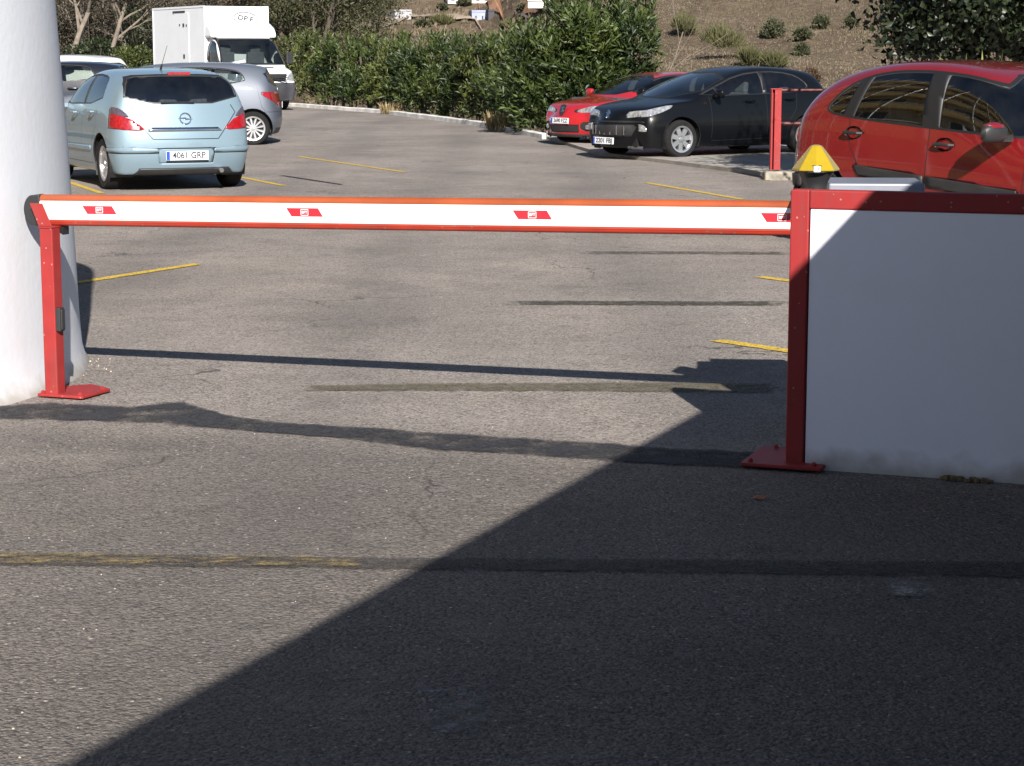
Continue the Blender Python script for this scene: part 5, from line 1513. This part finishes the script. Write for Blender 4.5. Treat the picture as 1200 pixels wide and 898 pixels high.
def hill_mat():
    m = bpy.data.materials.new('dry_hillside'); m.use_nodes = True
    nt = m.node_tree; b = nt.nodes['Principled BSDF']; b.inputs['Roughness'].default_value = .95; b.inputs['Specular IOR Level'].default_value = .1
    tc = nt.nodes.new('ShaderNodeTexCoord')
    def noise(sc, det=6, rough=.65, st=None):
        n = nt.nodes.new('ShaderNodeTexNoise'); n.inputs['Scale'].default_value = sc; n.inputs['Detail'].default_value = det; n.inputs['Roughness'].default_value = rough
        v = tc.outputs['Object']
        if st:
            mp = nt.nodes.new('ShaderNodeMapping'); mp.inputs['Scale'].default_value = st; nt.links.new(v, mp.inputs[0]); v = mp.outputs[0]
        nt.links.new(v, n.inputs['Vector']); return n.outputs['Fac']
    def layer(f, a, b_, amt, prev, col):
        r = nt.nodes.new('ShaderNodeMapRange'); nt.links.new(f, r.inputs['Value'])
        r.inputs['From Min'].default_value = a; r.inputs['From Max'].default_value = b_; r.inputs['To Max'].default_value = amt
        x = nt.nodes.new('ShaderNodeMix'); x.data_type = 'RGBA'; nt.links.new(r.outputs['Result'], x.inputs[0])
        if isinstance(prev, tuple): x.inputs[6].default_value = (*prev, 1)
        else: nt.links.new(prev, x.inputs[6])
        x.inputs[7].default_value = (*col, 1); return x.outputs[2]
    c = layer(noise(.12, 5), .35, .65, 1, (.152, .113, .078), (.195, .150, .104))
    c = layer(noise(.7, 6, .7, (1, .35, 1)), .48, .62, .7, c, (.118, .086, .060))
    c = layer(noise(.35, 6, .7, (1, .5, 1)), .55, .68, .6, c, (.090, .086, .048))
    c = layer(noise(3, 7, .75, (1, .4, 1)), .5, .72, .6, c, (.22, .175, .127))
    c = layer(noise(.05, 3), .62, .70, .7, c, (.26, .135, .07))
    nt.links.new(c, b.inputs['Base Color'])
    bp = nt.nodes.new('ShaderNodeBump'); bp.inputs['Strength'].default_value = 1; bp.inputs['Distance'].default_value = .5
    nt.links.new(noise(1.4, 8, .75), bp.inputs['Height']); nt.links.new(bp.outputs['Normal'], b.inputs['Normal'])
    return m
vs, fs = [], []
AZ = [-1.3 + .1 * k for k in range(10)] + [-.3 + .006 * k for k in range(101)] + [.36 + .1 * k for k in range(10)]
YS = [41 + .95 * k for k in range(100)] + [136 + 3 * k for k in range(60)] + [316 + 30 * k for k in range(26)]
for y in YS:
    for a in AZ:
        x = a * y
        z = hz(x, y)
        if y < edge_y(x) + 3.2: z = min(z, gz(y) - .5)
        vs.append((x, y, z))
na = len(AZ)
for i in range(len(YS) - 1):
    for k in range(na - 1): fs.append((i * na + k, i * na + k + 1, (i + 1) * na + k + 1, (i + 1) * na + k))
me = bpy.data.meshes.new('hillside'); me.from_pydata(vs, [], fs); me.materials.append(hill_mat()); me.polygons.foreach_set('use_smooth', [True] * len(fs))
hill = bpy.data.objects.new('hillside', me); COL.objects.link(hill); tag(hill, kind='structure')

def on_hill(u, v):
    """point of the hillside in a given direction, found by marching outwards"""
    az = (u - 600) / 2400; el = (68 - v) / 2400
    y = 58.
    while y < 700:
        x = az * y
        if hz(x, y) >= 1.576 + el * y and y > edge_y(x) + 3: return x, y, hz(x, y)
        y += .25
    return az * 300, 300., hz(az * 300, 300)

# dry grass of the hillside
def grass_patch(n, y0, y1, a0, a1, h, wd, mt):
    y = rng.uniform(y0, y1, n); x = rng.uniform(a0, a1, n) * y
    z = np.array([hz(p, q) for p, q in zip(x, y)])
    keep = np.array([q > edge_y(p) + 2 for p, q in zip(x, y)])
    b = np.stack([x, y, z - .03], 1)[keep]
    b = np.repeat(b, 4, 0) + rng.normal(size=(keep.sum() * 4, 3)) * np.array([.10, .10, 0])
    d = rng.normal(size=b.shape) * .45 + np.array([.25, 0, 1])
    s_ = np.repeat(rng.uniform(.5, 1.2, keep.sum()), 4)
    tn = np.clip(np.repeat(np.array([.5 + .22 * vnoise(p * .8, q * .5) for p, q in b[::4, :2]]), 4) + rng.normal(size=len(b)) * .18, 0, 1)
    return b, d, h * s_ * rng.uniform(.7, 1.2, len(b)), np.full(len(b), wd), tn
HG = leaf_mat('hill_straw', (.12, .095, .064), (.21, .166, .112), .9, .15)
parts = [grass_patch(30000, 52, 118, .0, .30, .12, .03, HG), grass_patch(5000, 110, 250, -.12, .08, .5, .14, HG), grass_patch(2500, 60, 100, -.3, -.12, .3, .06, HG)]
b, d, l, w_, tn = (np.concatenate([p[k] for p in parts]) for k in range(5))
tag(leaves_mesh('dry_grass', b, d, l, w_, HG, None, tn), kind='stuff')

b2, d2, l2, w2, t2 = grass_patch(1500, 54, 116, .0, .30, .36, .035, HG)
k_ = np.array([vnoise(p * .5 + 3, q * .35 + 1) > .15 for p, q in b2[:, :2]])
tag(leaves_mesh('dry_scrub', b2[k_], d2[k_] + np.array([0, 0, .3]), l2[k_], w2[k_], leaf_mat('scrub_stalk', (.050, .046, .022), (.14, .122, .066), .9, .1), None, t2[k_]), kind='stuff')
# shrubs one can tell apart on the hillside
SHR = leaf_mat('hill_shrub_leaf', (.024, .029, .013), (.090, .094, .044), .7, .15)
BROOM = leaf_mat('broom_twig', (.048, .054, .020), (.135, .128, .050), .8, .2)
def shrub(loc, r, h, n, label, mt, wispy=False, sz=.09):
    u = unit(n); u[:, 2] = np.abs(u[:, 2]) * 1.0
    k = 6; lump = unit(k) * np.array([.55, .55, .3])
    c = lump[rng.integers(0, k, n)] + u * rng.uniform(.25, .62, (n, 1))
    p = c * np.array([r, r, h]) + np.array([0, 0, h * .35])
    p[:, 2] = np.maximum(p[:, 2], 0)
    dd = (u + np.array([0, 0, 1.2 if wispy else .3])) + rng.normal(size=(n, 3)) * .4
    o = leaves_mesh('hill_shrub', p, dd, sz * (3.2 if wispy else 1.) * rng.uniform(.6, 1.4, n), np.full(n, sz * (.3 if wispy else .75)), mt)
    o.location = loc
    return tag(o, label, 'shrub', 'shrubs on the dry hillside')
for (u, v, rp, hp, lab, mt, wp) in (
    (900, 42, 17, 24, 'rounded grey-green shrub on the slope, straight above the black car tail', SHR, 0),
    (936, 44, 13, 16, 'grey-green shrub right of the one above the black car', SHR, 0),
    (958, 32, 11, 17, 'small upright shrub on the slope, highest of the group', SHR, 0),
    (935, 62, 12, 14, 'low olive shrub lowest in the group on the slope', SHR, 0),
    (992, 30, 9, 14, 'small shrub on the slope nearest the dark tree', SHR, 0),
    (946, 92, 14, 16, 'reddish dry shrub just beyond the black car tail', leaf_mat('rust_leaf', (.05, .035, .02), (.13, .07, .035), .8, .15), 0),
    (840, 66, 30, 34, 'tall wispy pale green broom on the slope', BROOM, 1),
    (800, 40, 22, 20, 'faint wispy broom higher up behind the big oleander', BROOM, 1),
    (872, 74, 18, 16, 'yellowish low broom beside the tall wispy one', BROOM, 1),
    (902, 76, 14, 12, 'dull green low shrub just above the black roof', BROOM, 1),
    (735, 14, 12, 12, 'dark shrub behind the bare twigs above the big oleander', SHR, 0),
    (748, 40, 13, 18, 'dark shrub beside the bare twigs, lower one', SHR, 0),
    (497, 30, 11, 9, 'dark round shrub below the track in the valley', SHR, 0),
    (520, 10, 8, 7, 'dark shrub in front of the long white building', SHR, 0),
    (614, 12, 10, 9, 'round shrub on the orange earth bank', SHR, 0),
    (592, 30, 9, 9, 'green shrub right of the blue-grey shed', BROOM, 0),
    (520, 27, 12, 6, 'low dry shrub on the valley track', BROOM, 1),
    (545, 5, 10, 9, 'dark shrub at the corner of the long white building', SHR, 0)):
    p = on_hill(u, v + 4)
    s_ = p[1] / 2400
    shrub((p[0], p[1], p[2] - .05), rp * s_ * .85, hp * s_ * .9, 900 if not wp else 1100, lab, mt, wp, .10 * max(1, p[1] / 90))

# ------------------------------------------------------------------ far buildings and track
def hut(name, u, v, wpx, hpx, dpt, wallc, label, roofc=None, windows=3, rz=.1):
    x, y, z = on_hill(u, v)
    s_ = y / 2400; W_, H_ = wpx * s_, hpx * s_
    root = empty(name, (x, y + dpt / 2, z - .2), rz, label, 'building')
    wm = mat(name + '_wall', wallc, .8, var=.15, vscale=.8)
    m = MB(); m.box((0, 0, H_ / 2), (W_, dpt, H_)); wl_ = m.build('wall', wm, root)
    m = MB()
    if roofc: m.prism([(-W_ * .55, H_ + .002), (W_ * .55, H_ + .002), (W_ * .5, H_ + .25 * H_), (-W_ * .5, H_ + .3 * H_)], -dpt * .55, dpt * .55, lambda p, t: (p[0], t, p[1]))
    else: m.box((0, 0, H_ + .1), (W_ * 1.03, dpt * 1.03, .2))
    m.build('roof', mat(name + '_roof', roofc or tuple(c * .9 for c in wallc), .8, var=.2, vscale=1), root)
    for k in range(windows):
        m = MB(); m.box((-W_ / 2 + W_ * (k + .6) / (windows + .2), -dpt / 2 - .02, H_ * .5), (W_ * .09, .08, H_ * .3)); m.build('window', M['cabin'], root)
    return root
hut('white_building', 548, 5, 50, 11, 7, (.62, .60, .56), 'long white building at the top of the valley', None, 5)
hut('white_building', 640, 8, 30, 8, 5, (.66, .65, .62), 'white slab-like building beside the orange bank, cut at the top', None, 0, -.15)
hut('grey_hut', 468, 26, 20, 13, 4, (.34, .34, .36), 'small grey hut with pale walls left in the valley', None, 2, .3)
hut('red_roofed_hut', 450, 28, 12, 5, 4, (.45, .36, .30), 'tiny hut with a rust red roof beside the grey hut', (.34, .09, .045), 1)
hut('blue_shed', 560, 26, 17, 12, 4, (.30, .33, .45), 'blue-grey shed on the valley track', None, 2, .1)
hut('dark_shed', 574, 26, 7, 13, 4, (.05, .05, .06), 'narrow dark shed touching the blue-grey one', None, 0, .1)
hut('red_house', 81, 24, 22, 12, 6, (.50, .42, .38), 'small house with a red roof far behind the bare tree', (.42, .08, .07), 2)
# orange earth bank and pale track, lying on the slope
def hill_sheet(name, pts, colour, lift, n=14):
    """irregular patch of bare ground following the slope (outline given by directions)"""
    P = [on_hill(u, v)[:2] for u, v in pts]
    k = len(P) // 2
    top, bot = P[:k], P[k:][::-1]
    vs, fs = [], []
    for i in range(n + 1):
        f = i / n * (k - 1); a = min(int(f), k - 2); t = f - a
        A_ = [top[a][q] * (1 - t) + top[a + 1][q] * t for q in (0, 1)]; B_ = [bot[a][q] * (1 - t) + bot[a + 1][q] * t for q in (0, 1)]
        for j in range(9):
            s_ = j / 8; x = A_[0] * (1 - s_) + B_[0] * s_; y = A_[1] * (1 - s_) + B_[1] * s_
            vs.append((x, y, hz(x, y) + lift))
    for i in range(n):
        for j in range(8): fs.append((i * 9 + j, i * 9 + j + 1, (i + 1) * 9 + j + 1, (i + 1) * 9 + j))
    me = bpy.data.meshes.new(name); me.from_pydata(vs, [], fs); me.materials.append(mat(name + '_earth', colour, .95, var=.35, vscale=.25, bump=1, bscale=1.5))
    me.polygons.foreach_set('use_smooth', [True] * len(fs))
    o = bpy.data.objects.new(name, me); COL.objects.link(o); return tag(o, kind='structure')
hill_sheet('earth_bank', [(560, 3), (585, 2), (612, 4), (636, 11), (632, 18), (610, 21), (588, 22), (574, 18)], (.33, .165, .085), .35)
hill_sheet('dirt_track', [(424, 33), (480, 19), (520, 22), (560, 24), (640, 22), (640, 25), (560, 28), (520, 26), (480, 23), (424, 37)], (.30, .24, .18), .3, 30)

# ------------------------------------------------------------------ trees
def branch_tree(name, loc, h, label, bark, seed, levels=4, spread=.6, r0=.11, lean=(0, 0), leaf=None, twig=1., fork=3, start=.35):
    root = empty(name, loc, 0, label, 'tree')
    r_ = random.Random(seed)
    tr, br = MB(), MB()
    tips = []
    def grow(p, d, ln, rad, lv):
        n = 4; P = [p]; q = p; dd = d.copy()
        for k in range(n):
            dd = (dd + Vector((r_.gauss(0, .13), r_.gauss(0, .13), r_.gauss(.02, .08)))).normalized()
            q = q + dd * ln / n; P.append(q)
        rr = [rad * (1 - .45 * k / n) for k in range(n + 1)]
        (tr if lv == 0 else br).tube(P, rr, 9 if lv == 0 else (6 if lv < 2 else 4))
        if lv >= levels - 1: tips.extend(P[1:])
        if lv < levels:
            m_ = fork + (1 if lv > 1 else 0)
            for k in range(m_):
                t = start + (1 - start) * (k + r_.random()) / m_ if lv == 0 else .3 + .7 * (k + r_.random()) / m_
                i = min(int(t * n), n - 1); s_ = P[i].lerp(P[i + 1], t * n - i)
                side = Vector((r_.gauss(0, 1), r_.gauss(0, 1), r_.gauss(.15, .5))).normalized()
                nd = (dd * (1 - spread * .45) + side * spread).normalized()
                grow(s_, nd, ln * r_.uniform(.5, .72), rr[i] * .55, lv + 1)
    grow(Vector((0, 0, 0)), Vector((lean[0], lean[1], 1)).normalized(), h * .62, r0, 0)
    tr.build('trunk', bark, root, True)
    br.build('branches', bark, root, True, fix=False)
    if leaf:
        mt, per, sz, wd, scat = leaf
        T = np.array([tuple(t) for t in tips])
        c = np.repeat(T, per, 0) + rng.normal(size=(len(T) * per, 3)) * scat
        tn = np.clip(np.repeat(rng.normal(.45, .2, len(T)), per) + rng.normal(size=len(c)) * .15, 0, 1)
        leaves_mesh('crown', c, unit(len(c)) + np.array([0, 0, .3]), sz * rng.uniform(.6, 1.3, len(c)), wd * rng.uniform(.7, 1.2, len(c)), mt, root, tn)
    return root

DRYLEAF = leaf_mat('dry_twig_leaf', (.04, .033, .02), (.12, .10, .068), .85, .2)
OLIVE = leaf_mat('olive_needle', (.028, .034, .014), (.112, .108, .048), .6, .25)
DARKG = leaf_mat('dark_leaf', (.012, .022, .008), (.055, .075, .022), .5, .2)
def gp(u, y, z=None): return ((u - 600) / 2400 * y, y, hz((u - 600) / 2400 * y, y) - .1 if z is None else z)
branch_tree('bare_tree', gp(90, 68, .35), 4.6, 'thick pale bare trunk with few branches at the far left', PALEBARK, 3, 5, .55, .13, (-.06, 0), (DRYLEAF, 3, .10, .045, .25), start=.62)
branch_tree('bare_tree', gp(95, 72, .4), 5.0, 'thin bare tree leaning right between the two thicker ones', PALEBARK, 12, 5, .5, .06, (.35, 0), (DRYLEAF, 2, .10, .04, .25), start=.5)
branch_tree('bare_tree', gp(119, 69, .35), 5.2, 'leaning forked bare tree with brown twigs left of the truck', PALEBARK, 21, 5, .6, .10, (.28, 0), (DRYLEAF, 2, .09, .04, .25), start=.5)
branch_tree('bare_tree', gp(160, 78, .6), 6.0, 'tall twiggy bare tree just left behind the truck', PALEBARK, 33, 4, .6, .11, (.05, 0), (DRYLEAF, 5, .12, .05, .4), start=.3)
branch_tree('bare_tree', gp(60, 76, .6), 6.5, 'twiggy brown tree half hidden by the round pillar', PALEBARK, 35, 4, .6, .12, (.05, 0), (DRYLEAF, 6, .12, .06, .4), start=.3)
for (u, y, h, lab, sd) in ((375, 72, 5.2, 'loose olive-green tree behind the truck at the right', 51), (335, 78, 6.2, 'tall olive-green tree straight behind the truck cab', 52), (405, 80, 4.6, 'low olive-green tree at the right end of the group behind the hedge', 53), (250, 82, 7., 'brownish green tree rising behind the truck box', 54), (425, 95, 4.4, 'feathery olive tree farther back above the hedge', 55), (205, 88, 6.5, 'greyish tree behind the left edge of the truck box', 57)):
    branch_tree('olive_tree', gp(u, y, .3 + .01 * (y - 70)), h, lab, BARK, sd, 4, .62, .13, (0, 0), (OLIVE if sd != 54 else DRYLEAF, 11, .17, .05, .42), start=.2)
# dark evergreen masses low on the left
def round_bush(name, loc, r, h, n, mt, label, sz=.12):
    root = empty(name, loc, 0, label, 'bush')
    k = 9; lump = unit(k) * np.array([.6, .6, .45]); 
    u = unit(n); c = lump[rng.integers(0, k, n)] + u * rng.uniform(.25, .6, (n, 1)) ** .6 * .62
    p = c * np.array([r, r, h * .5]) + np.array([0, 0, h * .5]); p[:, 2] = np.maximum(p[:, 2], .02)
    tn = np.clip(.3 + .25 * u[:, 2] * 0 + rng.normal(size=n) * .25, 0, 1)
    leaves_mesh('foliage', p, u + rng.normal(size=(n, 3)) * .6, sz * rng.uniform(.6, 1.3, n), np.full(n, sz * .5), mt, root, tn)
    m = MB(); r_ = random.Random(int(n + h * 100))
    for q in range(5):
        t = r_.uniform(0, 6.28); m.tube([(0, 0, 0), (r * .3 * math.cos(t), r * .3 * math.sin(t), h * .4), (r * .55 * math.cos(t), r * .55 * math.sin(t), h * .75)], [.05, .03, .01], 6)
    m.build('stems', BARK, root, True)
    return root
round_bush('evergreen_bush', gp(112, 66, .3), 1.1, 2.1, 2600, DARKG, 'dark evergreen bush under the bare trees')
round_bush('evergreen_bush', gp(160, 66, .3), 1.0, 1.9, 2200, OLE2, 'mid green bush left of the truck box')
round_bush('evergreen_bush', gp(172, 74, .4), 1.2, 3.4, 2600, DARKG, 'dark tall bush touching the left edge of the truck box')
round_bush('evergreen_bush', gp(138, 70, .3), 1.0, 1.5, 1800, leaf_mat('tan_leaf', (.09, .07, .04), (.20, .16, .09), .8, .2), 'tan dry bush between the dark one and the green one')
round_bush('evergreen_bush', gp(352, 66, .35), 1.3, 2.3, 3000, OLE2, 'yellow-green bush just right behind the truck cab')
TWIG = leaf_mat('thicket_twig', (.028, .024, .016), (.10, .084, .056), .9, .1)
TWIG2 = leaf_mat('grey_green_thicket', (.024, .028, .014), (.084, .084, .048), .8, .15)
for (u, y, r, h, mt, lab) in ((70, 84, 2.2, 5.6, TWIG2, 'grey-green thicket at the far left edge behind the bare trees'), (112, 82, 2.1, 5.0, TWIG, 'brown twiggy thicket behind the leaning forked tree'), (150, 86, 2.2, 5.6, TWIG2, 'tall grey-green thicket left behind the truck box'), (180, 80, 1.5, 4.2, TWIG, 'brown thicket hidden half by the truck box'), (300, 86, 2.4, 5.4, TWIG2, 'grey-green thicket rising behind the truck fairing')):
    o = round_bush('thicket', gp(u, y, .5), r, h, 5200, mt, lab, .15); o['category'] = 'thicket'
# bare twigs at the right of the big oleander
branch_tree('bare_sapling', gp(733, 47, .2), 3.0, 'thin bare twigs sticking up at the right of the tallest oleander', BARK, 63, 3, .5, .025, (.03, 0), None, start=.3)
branch_tree('bare_sapling', gp(752, 50, .2), 3.6, 'slanting bare twig tree just right of the straight one', PALEBARK, 66, 3, .45, .025, (.5, 0), None, start=.3)

# the dark broad-leaved tree overhanging the dark red car
CAROB = leaf_mat('carob_leaf', (.007, .013, .005), (.036, .050, .019), .42, .12)
def carob(loc, label):
    root = empty('carob_tree', loc, 0, label, 'tree')
    r_ = random.Random(8)
    tr = MB(); tr.tube([(0, 0, 0), (.1, 0, .9), (-.05, .1, 1.8), (.0, .0, 3.0)], [.24, .19, .16, .1], 12); tr.build('trunk', BARK, root, True)
    br = MB()
    rs = np.random.default_rng(4)
    cc = []
    while len(cc) < 400:                                # leafy clumps through the whole crown
        q = rs.uniform(-1, 1, 3)
        n_ = np.linalg.norm(q * np.array([1, 1, 1.05]))
        if n_ > 1 or (n_ < .45 and rs.random() < .7): continue
        p = q * np.array([2.85, 2.6, 2.3]) + np.array([0, 0, 2.55])
        if p[2] < 1.70: continue
        wx, wy, wz = p[0] + loc[0], p[1] + loc[1], p[2] + loc[2]
        zs = wz - (RY - wy) / 1.75
        if -.4 < zs < 1.6 and abs(wx - .285 * (wz - zs) - RX) < .75: continue   # a gap in the crown: the railing post stands in the sun
        cc.append(p)
    cc = np.array(cc)
    for k in range(0, 400, 9):
        e1 = Vector(cc[k]) * .93; s0 = Vector((0, 0, 1.9 + .9 * rs.random())); md = s0.lerp(e1, .5) + Vector((0, 0, .2))
        br.tube([s0, md, e1], [.05, .03, .01], 6)
    br.build('branches', BARK, root, True)
    sz_ = rs.uniform(.18, .34, (400, 1, 1))
    c = (cc[:, None, :] + rs.normal(size=(400, 90, 3)) * sz_).reshape(-1, 3)
    c = c[c[:, 2] > 1.5]
    b = np.repeat(c, 3, 0) + rng.normal(size=(len(c) * 3, 3)) * .06
    tn = np.clip(np.repeat(rng.normal(.33, .25, len(c)), 3) + rng.normal(size=len(b)) * .12, 0, 1)
    leaves_mesh('crown', b, unit(len(b)) + np.array([0, 0, .1]), rng.uniform(.06, .12, len(b)), rng.uniform(.045, .075, len(b)), CAROB, root, tn)
    return root
carob((6.85, 24.6, gz(25)), 'dark broad-leaved tree overhanging behind the dark red car roof')
tuft('strap_leaf_plant', (5.05, 22.2, .95), .25, .9, 26, leaf_mat('strap_leaf', (.16, .19, .05), (.30, .33, .10), .5, .3), 'pale green strap-leaved plant peeping over the dark red roof', 'plant', wd=.05, lean=.9)
pl = MB(); pl.lathe([(.16, 0), (.22, .9), (.24, .94), (.20, .95)], 20, (5.05, 22.2, 0)); tag(pl.build('planter', concrete, smooth=True), 'tall round concrete planter behind the dark red car', 'planter')

# ------------------------------------------------------------------ small things on the ground
lf = MB(); lf.add([(-.028, 0, .004), (-.01, .02, .012), (.02, .015, .008), (.034, 0, .016), (.018, -.016, .006), (-.012, -.018, .01), (0, 0, .016)], [(0, 1, 6), (1, 2, 6), (2, 3, 6), (3, 4, 6), (4, 5, 6), (5, 0, 6)])
o = lf.build('dead_leaf', mat('dead_leaf', (.34, .12, .05), .8, var=.3, vscale=40)); o.location = (.89, 7.24, .0); o.rotation_euler = (0, 0, -.3); tag(o, 'curled orange-brown dead leaf on the shaded asphalt', 'leaf')
rk = MB(); r_ = random.Random(2)
def pebble(mb, c, s):
    P = []
    for k in range(3):
        z = (-.3, .35, .8)[k] * s; q = (1., .95, .4)[k] * s
        for j in range(6): a = j * math.pi / 3; P.append((c[0] + q * math.cos(a) * r_.uniform(.7, 1.2), c[1] + q * math.sin(a) * r_.uniform(.6, 1.1), c[2] + z))
    F_ = [(k * 6 + j, k * 6 + (j + 1) % 6, (k + 1) * 6 + (j + 1) % 6, (k + 1) * 6 + j) for k in range(2) for j in range(6)] + [(12, 13, 14, 15, 16, 17)]
    mb.add(P, F_)
for k in range(200):
    x, y = r_.uniform(-2.3, 2.2), 4.4 + 9 * r_.random() ** 1.3
    pebble(rk, (x, y, .001), r_.choice((.0015, .002, .0025, .0025, .003)))
tag(rk.build('gravel', mat('loose_grit', (.36, .32, .27), .9, var=.4, vscale=12)), kind='stuff')
m = MB()
for k in range(70):
    a = r_.uniform(.60, .80); pebble(m, tuple(W0 * K + U * (a + .0) + N * r_.uniform(-.035, .0) + Vector((0, 0, r_.uniform(.0, .012)))), r_.uniform(.005, .014))
tag(m.build('debris', mat('brown_debris', (.16, .115, .06), .95, var=.4, vscale=30)), kind='stuff')
tag(dm.build('rubble', mat('render_crumbs', (.42, .36, .27), .95, var=.3, vscale=30)), kind='stuff')

# ------------------------------------------------------------------ apartment block left of the entrance, mirrored in the car windows
ab = empty('apartment_building', (-17, 16, 0), 0, 'ochre apartment block with rows of balconies, mirrored in the dark red car windows', 'building')
ochre = mat('ochre_render', (.60, .42, .16), .85, var=.12, vscale=1)
cream = mat('cream_render', (.55, .47, .33), .85, var=.1, vscale=1)
m = MB(); m.box((-4, 0, 9), (8, 38, 18)); m.build('wall', cream, ab)
for fl in range(6):
    z = .3 + fl * 3
    m = MB(); m.box((.75, 0, z), (1.5, 36, .22)); m.box((1.46, 0, z + .52), (.10, 36, .78)); m.build('balcony', ochre, ab)
    m = MB()
    m.tube([(1.46, -18, z + 1.10), (1.46, 18, z + 1.10)], .06, 6)
    for q in range(19): m.tube([(1.50, -18 + 2 * q, z + .1), (1.50, -18 + 2 * q, z + 2.78)], .05, 6)
    m.build('handrail', boomwhite, ab)
    for k in range(7):
        m = MB(); m.box((.03, -14.4 + k * 4.8, z + 1.3), (.06, 2.6, 2.2)); wn = m.build('window', M['darkglass'] if False else mat('dark_pane', (.02, .025, .03), .05), ab)
        m = MB()
        for q in (-1.3, 0, 1.3): m.box((.07, -14.4 + k * 4.8 + q, z + 1.3), (.05, .07, 2.2))
        m.build('frame', boomwhite, wn)
